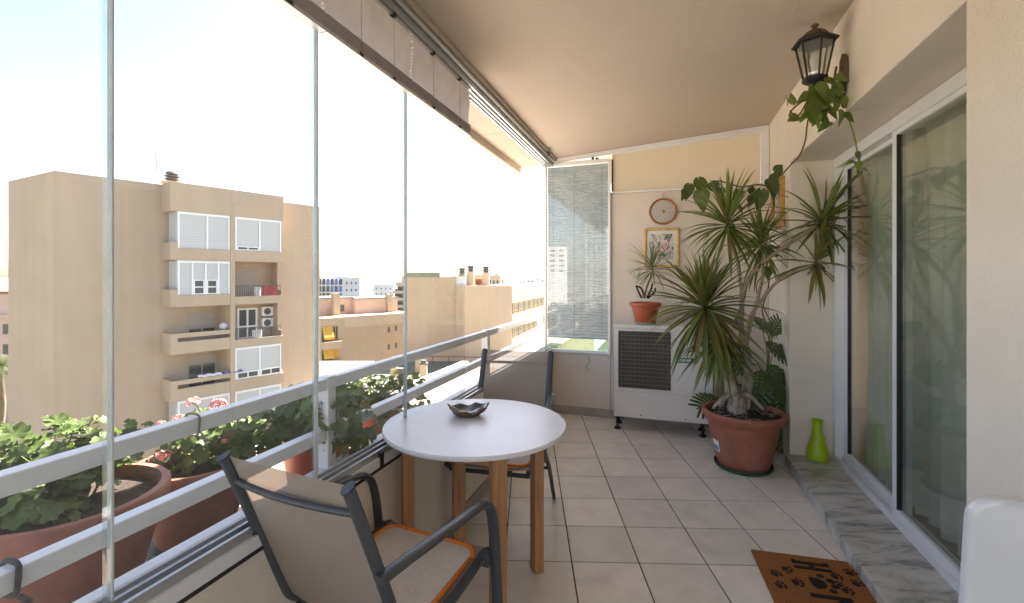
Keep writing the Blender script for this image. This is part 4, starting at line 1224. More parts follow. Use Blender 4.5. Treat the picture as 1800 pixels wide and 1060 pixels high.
def build_dracaena():
    rnd = random.Random(11)
    P = Vector((1.715, 3.44, 0))
    d = empty("dracaena", P, "tall branching dracaena with spiky crowns in a big terracotta floor pot", "potted plant")
    b = MB(); b.lathe((P.x, P.y, .0), [(0.0009, .001), (0.1845, .001), (0.1998, .018), (0.2016, .030), (0.1944, .030), (0.1845, .014), (0.0009, .012)], 48, cap=False); b.build("saucer", M["green_plastic"], d, smooth=40)
    b = MB(); b.lathe((P.x, P.y, .0145), [(0.0009, 0), (0.1710, 0), (0.1773, .008), (0.1998, .10), (0.2268, .23), (0.2430, .318), (0.2448, .322), (0.2610, .332), (0.2700, .345), (0.2862, .372), (0.2880, .390), (0.2862, .400), (0.2781, .406), (0.2610, .404), (0.2520, .392), (0.2484, .36)], 64, cap=False)
    b.build("pot", M["terracotta_warm"], d, smooth=45)
    b = MB(); r2 = random.Random(5)
    b.grid(lambda u, v: (P.x + .254 * v * math.cos(u * 2 * math.pi), P.y + .254 * v * math.sin(u * 2 * math.pi), .385 + .03 * (1 - v) + r2.uniform(-.008, .008) * (v < .99)), 32, 8)
    b.build("soil", M["soil"], d, smooth=True)
    def POTR(z):
        pr = [(.1773, .0225), (.1998, .1145), (.2268, .2445), (.243, .3325)]
        for (ra, za), (rb, zb) in zip(pr, pr[1:]):
            if z <= zb: return ra + (rb - ra) * (z - za) / (zb - za)
        return .243
    # straw litter and sticker
    b = MB()
    for i in range(70):
        a = rnd.uniform(0, 6.28); rr = .235 * math.sqrt(rnd.random()); x, y = P.x + rr * math.cos(a), P.y + rr * math.sin(a)
        t = rnd.uniform(0, 6.28); l = rnd.uniform(.02, .06)
        b.tube([(x, y, .40 + .02 * rnd.random()), (x + l * math.cos(t), y + l * math.sin(t), .405 + .025 * rnd.random())], .0018, 4)
    o = b.build("straw_litter", M["bark"], d); o["kind"] = "stuff"
    b = MB()
    def stick(u, v):
        a = math.radians(186) + (u - .5) * .34
        z = .125 + .085 * v; r = POTR(z) + .0015
        return (P.x + r * math.cos(a), P.y + r * math.sin(a), z)
    b.grid(stick, 6, 3); s1 = b.build("sticker", M["lettering_white"], d, smooth=True)
    b = MB()
    def stick2(u, v):
        a = math.radians(186) + (u - .5) * .26
        z = .135 + .035 * v; r = POTR(z) + .0028
        return (P.x + r * math.cos(a), P.y + r * math.sin(a), z)
    b.grid(stick2, 6, 2); b.build("sticker_print", M["far_blue"], s1, smooth=True)
    # trunks (white painted foot, branching stems)
    def w(px, py, dy=0.0): return at(px, py, P.y + dy)
    WP = mat("painted_trunk", (0.40, 0.34, 0.28), 0.9, 0.3, 25.0, 1.0, 60.0, stain=((0.19, 0.13, 0.085), 14.0, 0.48, 0.9))
    def stem(name, pts, r0, r1, m):
        c = catmull(pts, 6); n = len(c)
        c = [p + Vector((rnd.uniform(-.004, .004), rnd.uniform(-.004, .004), 0)) for p in c]
        b = MB(); b.tube([tuple(p) for p in c], [r0 + (r1 - r0) * i / (n - 1) for i in range(n)], 9); b.build(name, m, d, smooth=True)
    stem("trunk", [w(1296, 728), w(1294, 702), w(1286, 680), w(1283, 655)], .070, .040, WP)
    stem("trunk", [w(1305, 726, .05), w(1312, 690, .04), w(1316, 655, .03), w(1312, 610, .02)], .045, .024, WP)
    for (x0, y0, x1, y1, dy) in ((1288, 690, 1254, 718, -.06), (1294, 695, 1292, 730, -.13), (1308, 690, 1342, 722, -.08), (1284, 690, 1266, 716, .05), (1300, 690, 1318, 728, .06)):
        stem("root", [w(x0, y0, dy * .4), w((x0 + x1) / 2, (y0 + y1) / 2 - 4, dy * .8), w(x1, y1, dy)], .026, .010, WP)
    B = M["bark"]
    stem("stem", [w(1283, 655), w(1276, 625, -.02), w(1268, 590, -.05), w(1245, 550, -.12)], .030, .018, B)
    stem("stem", [w(1312, 612, .02), w(1302, 560, .03), w(1312, 500, .04), w(1340, 462, .02), w(1400, 420, -.03), w(1436, 398, -.05)], .020, .012, B)
    stem("stem", [w(1312, 612, .03), w(1318, 560, .10), w(1345, 520, .12), w(1378, 485, .05), w(1428, 470, -.02)], .016, .010, B)
    stem("stem", [w(1296, 640, .04), w(1304, 560, .06), w(1300, 480, .05), w(1280, 405, .02)], .017, .011, B)
    stem("stem", [w(1312, 600, .06), w(1330, 530, .14), w(1342, 470, .2), w(1338, 440, .22)], .014, .010, B)
    stem("stem", [w(1310, 620, .03), w(1300, 575, -.06), w(1292, 560, -.10)], .014, .010, B)
    crown(d, w(1240, 548, -.12), .52, 100, 0, 9, rnd, width=.84, tilt=(.10, -.12), extra=60)
    crown(d, w(1266, 600, -.10), .46, 34, 0, 2, rnd, width=.8, extra=16)
    crown(d, w(1278, 402, .02), .46, 62, 0, 9, rnd, width=.84, extra=40)
    crown(d, w(1440, 396, -.05), .47, 40, 1, 8, rnd, width=.84, tilt=(.1, .35), extra=26)
    crown(d, w(1432, 468, -.02), .40, 26, 0, 8, rnd, width=.9, tilt=(0, .3), extra=20)
    crown(d, w(1338, 436, .22), .40, 36, 0, 8, rnd, width=.84, extra=30)

def build_small_yucca(fr_, ztop):
    rnd = random.Random(23)
    c = fr_(.275, .115, ztop)
    y = empty("small_yucca", c, "small spiky yucca in an orange terracotta pot on the air conditioner", "potted plant")
    b = MB(); b.lathe((c.x, c.y, c.z + .001), [(.001, 0), (.085, 0), (.094, .008), (.098, .022), (.090, .024), (.001, .02)], 32, cap=False); b.build("saucer", mat("old_saucer", (.30, .33, .27), .8), y, smooth=40)
    cc = (c.x, c.y, c.z + .023)
    b = MB(); b.lathe(cc, [(.001, 0), (.088, 0), (.092, .004), (.122, .135), (.124, .140), (.138, .146), (.141, .152), (.141, .176), (.137, .180), (.128, .180), (.124, .172), (.118, .15)], 40, cap=False); b.build("pot", M["terracotta_red"], y, smooth=45)
    b = MB(); b.grid(lambda u, v: (cc[0] + .119 * v * math.cos(u * 6.2832), cc[1] + .119 * v * math.sin(u * 6.2832), cc[2] + .155), 24, 4); b.build("soil", M["soil"], y)
    Y = c.y
    def w(px, py, dy=0): return at(px, py, Y + dy)
    stems = [[(1132, 524), (1136, 508), (1142, 492), (1147, 478)], [(1128, 524), (1122, 512), (1118, 502)], [(1137, 524), (1144, 510), (1147, 498)], [(1133, 524), (1128, 508), (1120, 503)], [(1139, 524), (1150, 514), (1152, 506)]]
    for i, s in enumerate(stems):
        b = MB(); b.tube([tuple(p) for p in catmull([w(px, py, .02 * (i % 2)) for px, py in s], 4)], [.010 - .0003 * k for k in range(4 * (len(s) - 1) + 1)], 7); b.build("stem", M["iron"] if i else M["vine_stem"], y, smooth=True)
    crown(y, w(1147, 478), .33, 44, 2, 9, rnd, width=.5)
    crown(y, w(1122, 496), .12, 10, 4, 9, rnd, width=.5)

def round_leaf(name, m, seed, n=22, lobes=7, cup=.18):
    rnd = random.Random(seed); b = MB()
    pts = [(0, 0, 0)]
    for ri, rr in enumerate((.5, 1.0)):
        for k in range(n):
            a = 2 * math.pi * k / n
            sc_ = (1 + .10 * math.cos(lobes * a + .4)) if ri else 1.0
            notch = 1 - .55 * math.exp(-((a - math.pi) / .22) ** 2) if ri else 1 - .25 * math.exp(-((a - math.pi) / .3) ** 2)
            r = rr * sc_ * notch
            z = cup * rr * rr + .13 * rr * rr * math.sin(lobes * a + seed) + rnd.uniform(-.04, .04)
            pts.append((r * math.cos(a), r * math.sin(a), z))
    fc = [(0, 1 + k, 1 + (k + 1) % n) for k in range(n)]
    fc += [(1 + k, 1 + n + k, 1 + n + (k + 1) % n, 1 + (k + 1) % n) for k in range(n)]
    b.add(pts, fc)
    return b.mesh(name, m, smooth=True, recalc=False)

def heart_leaf(name, m, seed, split=False):
    b = MB(); n = 11
    pts = []; fc = []
    for i in range(n + 1):
        t = i / n
        y = -.13 + 1.13 * t
        wv = .40 * math.sin(math.pi * min(1, t * 1.0) ** .62) ** .85 * (1 - .25 * t) if 0 < t < 1 else (.10 if t == 0 else 0)
        ym = max(y, .0) if i < 3 else y
        for k in (-1, -.6, 0, .6, 1):
            x = k * wv
            yy = y if abs(k) > .3 else ym
            pts.append((x, yy, -.20 * yy * yy + .16 * abs(x) - .12 * x * x + .018 * math.sin(9 * t + 3 * k + seed)))
    for i in range(n):
        for j in range(4):
            a = i * 5 + j
            fc.append((a, a + 1, a + 6, a + 5))
    b.add(pts, fc)
    return b.mesh(name, m, smooth=True, recalc=False)

def split_leaf(name, m):
    """deeply lobed philodendron leaf along +Y"""
    b = MB()
    n = 7
    for sgn in (-1, 1):
        for i in range(n):
            t0 = i / n; y0 = .02 + .86 * t0; y1 = y0 + .86 / n * .80
            L = .50 * math.sin(math.pi * (.18 + .76 * t0)) ** .8
            fwd = .16 + .20 * t0
            dz = lambda x, y: -.25 * y * y - .30 * x * x
            q = [(0, y0), (sgn * L * .55, y0 + fwd * .45), (sgn * L, y0 + fwd), (sgn * L * .92, y0 + fwd + .07), (sgn * L * .5, y1 + fwd * .55), (0, y1)]
            b.add([(x, y, dz(x, y)) for x, y in q], [(0, 1, 4, 5), (1, 2, 3, 4)] if sgn > 0 else [(5, 4, 1, 0), (4, 3, 2, 1)])
        ys = [0, .25, .5, .75, 1.0]; 
        b.add([(sgn * .05 * (1 - abs(y - .4)), y, -.25 * y * y + .002) for y in ys] + [(0, y, -.25 * y * y + .002) for y in ys], [(i, i + 1, 6 + i, 5 + i) for i in range(4)])
    return b.mesh(name, m, smooth=True, recalc=False)

def dir_rot(direction, roll=0.0, up=Vector((0, 0, 1))):
    """rotation that sends +Y to direction keeping +Z near up"""
    y = Vector(direction).normalized()
    x = y.cross(up)
    if x.length < 1e-4: x = Vector((1, 0, 0))
    x.normalize(); z = x.cross(y)
    m = Matrix((x, y, z)).transposed()
    return (m @ Matrix.Rotation(roll, 3, 'Y'))

def normal_rot(nrm, spin):
    q = Vector(nrm).normalized().to_track_quat('Z', 'Y')
    return (q.to_matrix() @ Matrix.Rotation(spin, 3, 'Z'))

def build_geraniums():
    leaves = [round_leaf("geranium_leaf", M["geranium_leaf"], k, cup=.12 + .1 * (k % 3)) for k in range(5)]
    lbl = {1: "large terracotta pot with a leafy green geranium at the left photo edge", 2: "terracotta pot with pink flowering geranium behind the near chair",
           3: "geranium spilling over the railing beside the post", 4: "small geranium planter past the railing post"}
    def foliage(root, blobs, n, size, rnd, stems_from):
        base = world_loc(root)
        tot = sum(b[1][0] * b[1][1] + b[1][1] * b[1][2] + b[1][0] * b[1][2] for b in blobs)
        sm = MB()
        for (c, r) in blobs:
            c = Vector(c); k = max(6, int(n * (r[0] * r[1] + r[1] * r[2] + r[0] * r[2]) / tot))
            for i in range(k):
                while True:
                    v = Vector((rnd.uniform(-1, 1), rnd.uniform(-1, 1), rnd.uniform(-.75, 1)))
                    if .05 < v.length < 1: break
                v = v.normalized() * (rnd.random() ** .28)
                p = c + Vector((v.x * r[0], v.y * r[1], v.z * r[2]))
                nr = Vector((v.x * .8, v.y * .8 - .15, v.z * .6 + .62)) + Vector((rnd.uniform(-.4, .4), rnd.uniform(-.4, .4), rnd.uniform(-.2, .3)))
                inst("leaf", leaves[rnd.randrange(5)], root, p - base, normal_rot(nr, rnd.uniform(0, 6.28)), size * rnd.uniform(.6, 1.15))
                if i % 2 == 0:
                    a = Vector(stems_from) + Vector((rnd.uniform(-.05, .05), rnd.uniform(-.05, .05), 0))
                    sm.tube([tuple(a.lerp(c, .5 * rnd.random() + .2)), tuple(p)], .0022, 4, cap=False)
        o = sm.build("leaf_stalks", M["green_stem"], root); o["kind"] = "stuff"
    def flower(root, p, stem_from, size, rnd):
        b = MB()
        for i in range(34):
            v = Vector((rnd.gauss(0, 1), rnd.gauss(0, 1), rnd.gauss(0, .7) + .3)).normalized()
            c = Vector(p) + v * size * rnd.uniform(.75, 1.0); c.z = p[2] + (c.z - p[2]) * .75
            R = normal_rot(v + Vector((rnd.uniform(-.4, .4), rnd.uniform(-.4, .4), .2)), rnd.uniform(0, 6))
            for k in range(5):
                a = k * 2 * math.pi / 5
                q = [R @ Vector((size * .36 * rr * math.cos(a + da), size * .36 * rr * math.sin(a + da), size * .09 * rr)) + c for rr, da in ((.1, 0), (.8, -.45), (1.0, 0), (.8, .45))]
                b.add([tuple(x) for x in q], [(0, 1, 2, 3)])
        fh = b.build("flower_head", M["petal_pink"], root)
        s = MB(); s.tube([tuple(x) for x in catmull([stem_from, (Vector(stem_from) + Vector(p)) / 2 + Vector((.01, .01, .01)), p], 4)], .0028, 5); s.build("flower_stem", M["green_stem"], root)
    # pot 1
    rnd = random.Random(31)
    c = Vector((-1.385, 1.45, .302))
    g = empty("potted_geranium", c, lbl[1], "potted plant", "geraniums on the planting ledge")
    make_pot(g, tuple(c), .258, .42, M["terracotta"], rim=.075, lip=.026, base=.56)
    foliage(g, [((c.x - .16, c.y + .05, .80), (.20, .17, .14)), ((c.x - .04, c.y + .02, .84), (.15, .15, .12)), ((c.x - .12, c.y - .12, .72), (.18, .14, .11)), ((c.x + .03, c.y - .10, .73), (.10, .10, .10)), ((c.x + .04, c.y + .06, .80), (.09, .10, .10)), ((c.x - .30, c.y, .72), (.16, .2, .12))], 300, .034, rnd, (c.x - .05, c.y, .67))
    b = MB(); b.tube([tuple(x) for x in catmull([(c.x + .02, c.y + .05, .68), (c.x + .07, c.y + .09, .82), (c.x + .11, c.y + .12, .90)], 5)], .004, 6); b.build("shoot", M["green_stem"], g, smooth=True)
    tip = Vector((c.x + .11, c.y + .12, .90))
    for k in range(7):
        inst("leaf", leaves[k % 5], g, tip - c + Vector((rnd.uniform(-.03, .03), rnd.uniform(-.03, .03), rnd.uniform(-.04, .02))), normal_rot((rnd.uniform(-.6, .6), rnd.uniform(-.6, .2), .8), k), .014 + .006 * rnd.random())
    # pot 2
    rnd = random.Random(32)
    c = Vector((-1.33, 1.95, .302))
    g = empty("potted_geranium", c, lbl[2], "potted plant", "geraniums on the planting ledge")
    b = MB(); b.lathe(tuple(c), [(.001, 0), (.165, 0), (.172, .012), (.165, .022), (.001, .02)], 36, cap=False); b.build("saucer", M["black_plastic"], g, smooth=40)
    make_pot(g, (c.x, c.y, c.z + .021), .222, .315, M["terracotta"], rim=.06, lip=.022, base=.60)
    foliage(g, [((c.x + .02, c.y + .03, .72), (.19, .15, .12)), ((c.x + .17, c.y + .10, .72), (.17, .16, .11)), ((c.x + .30, c.y + .22, .72), (.15, .15, .10)), ((c.x - .08, c.y + .02, .66), (.10, .10, .08))], 300, .029, rnd, (c.x + .05, c.y + .02, .60))
    for (px, py, dy, sz) in ((341, 706, .02, .027), (384, 711, .05, .033), (314, 737, .03, .024), (288, 800, -.12, .026), (283, 745, .1, .018), (436, 800, .02, .012), (395, 775, -.05, .012)):
        p = at(px, py, c.y + dy)
        flower(g, p, (c.x + .05, c.y + .02, .66), sz, rnd)
    # pot 3
    rnd = random.Random(33)
    c = bp(2.36, -.56, .302)
    g = empty("potted_geranium", c, lbl[3], "potted plant", "geraniums on the planting ledge")
    make_pot(g, tuple(c), .19, .37, M["terracotta_red"], rim=.05, lip=.02)
    q = bp(1.98, -.20, .80); q2 = bp(2.12, -.13, .72); q3 = bp(2.22, -.30, .80); q4 = bp(2.4, -.5, .76); q5 = bp(2.12, -.42, .82)
    foliage(g, [(tuple(q), (.11, .10, .13)), (tuple(q2), (.07, .09, .11)), (tuple(q3), (.12, .11, .10)), (tuple(q4), (.17, .15, .08)), (tuple(q5), (.12, .12, .09))], 290, .030, rnd, tuple(bp(2.3, -.5, .66)))
    b = MB()
    b.tube([tuple(x) for x in catmull([bp(2.34, -.5, .66), bp(2.2, -.35, .78), bp(2.05, -.22, .80)], 5)], .006, 6); b.build("branch", M["vine_stem"], g, smooth=True)
    # pot 4
    rnd = random.Random(34)
    c = bp(2.95, -.60, .302)
    g = empty("potted_geranium", c, lbl[4], "potted plant", "geraniums on the planting ledge")
    make_pot(g, tuple(c), .17, .31, M["terracotta_red"], rim=.05, lip=.02)
    foliage(g, [(tuple(bp(2.85, -.58, .69)), (.20, .15, .10)), (tuple(bp(2.72, -.50, .66)), (.14, .14, .09)), (tuple(bp(3.1, -.5, .72)), (.15, .12, .06)), (tuple(bp(3.0, -.38, .60)), (.12, .12, .12)), (tuple(bp(2.75, -.34, .56)), (.15, .10, .10))], 290, .024, rnd, tuple(bp(2.95, -.6, .58)))

def build_climbers(lamp_c, foot):
    rnd = random.Random(41)
    hearts = [heart_leaf("pothos_leaf", M["pothos_leaf"], k) for k in range(2)]
    dark = [heart_leaf("vine_leaf", M["philodendron_leaf"], 5)]
    sp = split_leaf("split_leaf", M["philodendron_leaf"])
    # trailing pothos on the lantern
    g = empty("pothos_vine", lamp_c + Vector((0, 0, 2.3)), "trailing pothos vine draped over the wall lantern", "vine")
    base = world_loc(g)
    Y = lamp_c.y
    def w(px, py, dy=0): return at(px, py, Y + dy)
    def vine(pts, r, m, name="vine_stem"):
        c = catmull(pts, 6); b = MB(); b.tube([tuple(p + Vector((rnd.uniform(-.002, .002),) * 3)) for p in c], r, 6); b.build(name, m, g, smooth=True)
        return c
    vine([w(1455, 140, -.04), w(1428, 165, -.06), w(1395, 190, -.06), w(1388, 205, -.06), w(1404, 203, -.06), w(1425, 165, -.05)], .0045, M["vine_stem"])
    vine([w(1470, 118, -.02), w(1464, 150, -.06), w(1456, 185, -.06)], .0055, M["vine_stem"])
    vine([w(1478, 150, -.02), w(1484, 190, -.02), w(1474, 170, -.03)], .005, M["vine_stem"])
    vine([w(1456, 185, -.04), w(1488, 205, -.03), w(1500, 235, -.03), w(1506, 262, -.03), w(1512, 298, -.03)], .0045, M["green_stem"])
    vine([w(1424, 190, -.04), w(1418, 225, -.02), w(1416, 245, .02), w(1406, 272, .12), w(1388, 292, .30), w(1374, 308, .55)], .0045, M["vine_stem"])
    spots = [(1440, 148, -60, .10), (1428, 152, -100, .09), (1452, 140, -30, .10), (1470, 135, -20, .09), (1480, 150, -40, .085), (1436, 175, -95, .10), (1430, 190, -80, .085), (1438, 200, -110, .075),
             (1424, 197, -90, .07), (1445, 205, -70, .075), (1455, 190, -60, .08), (1492, 185, -10, .085), (1478, 195, -80, .085), (1486, 200, -40, .07), (1404, 205, 200, .085), (1392, 182, 80, .065), (1389, 196, -60, .05), (1384, 185, 100, .06),
             (1458, 215, 215, .07), (1506, 268, -60, .05), (1510, 285, -110, .05), (1500, 283, 200, .05), (1516, 296, -40, .05), (1508, 300, -90, .045), (1425, 165, -150, .08), (1462, 160, -100, .08), (1448, 158, -75, .09), (1456, 170, -120, .08), (1432, 165, -50, .09), (1468, 148, -60, .08), (1476, 162, -110, .075), (1418, 200, 230, .06), (1442, 188, -100, .085), (1450, 178, -60, .08), (1434, 208, -80, .065), (1426, 178, -110, .08), (1470, 178, -90, .07), (1482, 172, -60, .065), (1440, 165, -120, .08), (1445, 196, -85, .07)]
    for (px, py, ang, L) in spots:
        p = w(px, py, -.05 + rnd.uniform(-.03, .03)); a = math.radians(ang)
        dv = Vector((math.cos(a), rnd.uniform(-.5, .2), math.sin(a)))
        inst("leaf", hearts[rnd.randrange(2)], g, p - base, dir_rot(dv, rnd.uniform(-.5, .5), Vector((rnd.uniform(-.3, .3), -1, .5))), L * rnd.uniform(.85, 1.1))
    # climbing philodendron in the corner behind the dracaena
    pc = bp(4.62, 1.80, 0)
    g = empty("climbing_philodendron", pc, "dark climbing philodendron in the corner behind the dracaena pot", "potted plant")
    base = world_loc(g)
    make_pot(g, tuple(pc + Vector((0, 0, .001))), .17, .26, M["green_plastic"], rim=.04, lip=.015)
    Y = pc.y
    def w2(px, py, dy=0): return at(px, py, Y + dy)
    def vine2(pts, r, m=M["vine_stem"]):
        c = catmull(pts, 6); b = MB(); b.tube([tuple(p + Vector((rnd.uniform(-.004, .004), rnd.uniform(-.004, .004), 0))) for p in c], r, 6); b.build("vine_stem", m, g, smooth=True)
    vine2([w2(1345, 745), w2(1350, 660, -.02), w2(1352, 600, .0), w2(1340, 545, .05), w2(1352, 500, .08), w2(1345, 440, .1), w2(1356, 390, .12), w2(1360, 345, .1), w2(1340, 325, .1), w2(1300, 328, .16), w2(1262, 318, .2), w2(1236, 330, .22)], .006)
    vine2([w2(1350, 745), w2(1348, 640, .03), w2(1358, 580, .03), w2(1336, 530, .06), w2(1330, 500, .06), w2(1348, 470, .1), w2(1342, 420, .12)], .005)
    vine2([w2(1360, 345, .08), w2(1368, 330, .0), w2(1376, 312, -.1)], .005)
    vine2([w2(1262, 318, .2), w2(1278, 345, .18), w2(1283, 385, .12)], .004)
    for (px, py, ang, L, dy) in ((1212, 325, -100, .16, .2), (1228, 315, -75, .20, .2), (1232, 335, -85, .22, .18), (1250, 322, -60, .15, .2), (1266, 330, -95, .14, .2), (1300, 335, -110, .14, .15), (1318, 330, -60, .12, .15), (1320, 345, -100, .12, .15), (1352, 318, -80, .20, 0), (1366, 308, -100, .20, -.05), (1338, 335, -95, .20, .05), (1362, 300, 20, .13, -.05), (1296, 360, -50, .12, .15), (1330, 425, 200, .15, .05), (1345, 440, -20, .14, .05), (1350, 470, -100, .13, .05), (1204, 335, 250, .12, .2)):
        a = math.radians(ang); dv = Vector((math.cos(a), rnd.uniform(-.4, .1), math.sin(a)))
        inst("leaf", dark[0] if rnd.random() < .7 else hearts[0], g, w2(px, py, dy - .06) - base, dir_rot(dv, rnd.uniform(-.4, .4), Vector((rnd.uniform(-.3, .3), -1, .4))), L * .85)
    for (px, py, ang, L, dy) in ((1345, 600, -30, .22, -.05), (1350, 640, -60, .26, -.08), (1338, 650, -120, .24, -.1), (1358, 660, -40, .28, -.08), (1330, 680, -150, .26, -.1), (1362, 690, -70, .26, -.1), (1345, 690, -100, .28, -.12), (1322, 560, -20, .2, -.1), (1262, 700, 190, .22, .05), (1362, 620, 10, .18, -.05), (1370, 740, -80, .26, 0), (1325, 640, 170, .22, 0), (1375, 715, -60, .25, .05), (1355, 590, 60, .16, 0)):
        a = math.radians(ang); dv = Vector((math.cos(a), rnd.uniform(-.7, -.1), math.sin(a)))
        p = w2(px, py, dy - .08)
        inst("leaf", sp, g, p - base, dir_rot(dv, rnd.uniform(-.4, .4), Vector((rnd.uniform(-.3, .3), -1, .8))), L)
        b = MB(); b.tube([tuple(x) for x in catmull([w2(1350, min(740, py + 60), .0), (w2(1350, py + 20) + p) / 2, p], 4)], .004, 5); b.build("leaf_stalk", M["green_stem"], g, smooth=True)

# ------------------------------------------------------------------ outside: ground, sea, buildings
ZG = -15.0

class Facade:
    """a building plane: origin, run direction u, outward normal n"""
    def __init__(self, o, u):
        l = math.hypot(*u); self.o = o; self.u = (u[0] / l, u[1] / l); self.n = (self.u[1], -self.u[0])
        self.fr = xf((self.o, self.u, self.n))
    def s(self, px, e=0.0):
        k = (px - CX) / F
        ax, ay = self.o[0] + e * self.n[0], self.o[1] + e * self.n[1]
        return (k * ay - ax) / (self.u[0] - k * self.u[1])
    def z(self, px, py, e=0.0):
        p = self.fr(self.s(px, e), e, 0); return EYE - (py - CY) / F * p.y

def part(parent, fr_, name, m, boxes, bev=0):
    b = MB(fr_)
    for q in boxes: b.box(*q)
    return b.build(name, m, parent, bev=bev)

def window(parent, fr_, s0, s1, z0, z1, e, fm, pm, fw=.06, mull=(), bars=()):
    b = MB(fr_)
    b.box(s0, s0 + fw, e, e + .06, z0, z1); b.box(s1 - fw, s1, e, e + .06, z0, z1)
    b.box(s0 + fw, s1 - fw, e, e + .06, z0, z0 + fw); b.box(s0 + fw, s1 - fw, e, e + .06, z1 - fw, z1)
    for m_ in mull:
        x = s0 + (s1 - s0) * m_; b.box(x - fw / 2, x + fw / 2, e, e + .055, z0 + fw, z1 - fw)
    for m_ in bars:
        z = z0 + (z1 - z0) * m_; b.box(s0 + fw, s1 - fw, e, e + .05, z - fw / 2, z + fw / 2)
    w = b.build("window", fm, parent)
    p = MB(fr_); p.box(s0 + fw * .5, s1 - fw * .5, e + .012, e + .03, z0 + fw * .5, z1 - fw * .5); p.build("pane", pm, w)
    return w

def slatted(parent, fr_, s0, s1, z0, z1, e, m, name="roller_shutter"):
    n = max(3, int((z1 - z0) / .16)); b = MB(fr_); pts = []
    for i in range(n):
        za, zb = z0 + (z1 - z0) * i / n, z0 + (z1 - z0) * (i + 1) / n
        pts += [(s0, e, za), (s1, e, za), (s0, e + .006, za + (zb - za) * .5), (s1, e + .006, za + (zb - za) * .5)]
    pts += [(s0, e, z1), (s1, e, z1)]
    k = len(pts) // 2
    b.add(pts, [(2 * i, 2 * i + 1, 2 * i + 3, 2 * i + 2) for i in range(k - 1)])
    return b.build(name, m, parent)

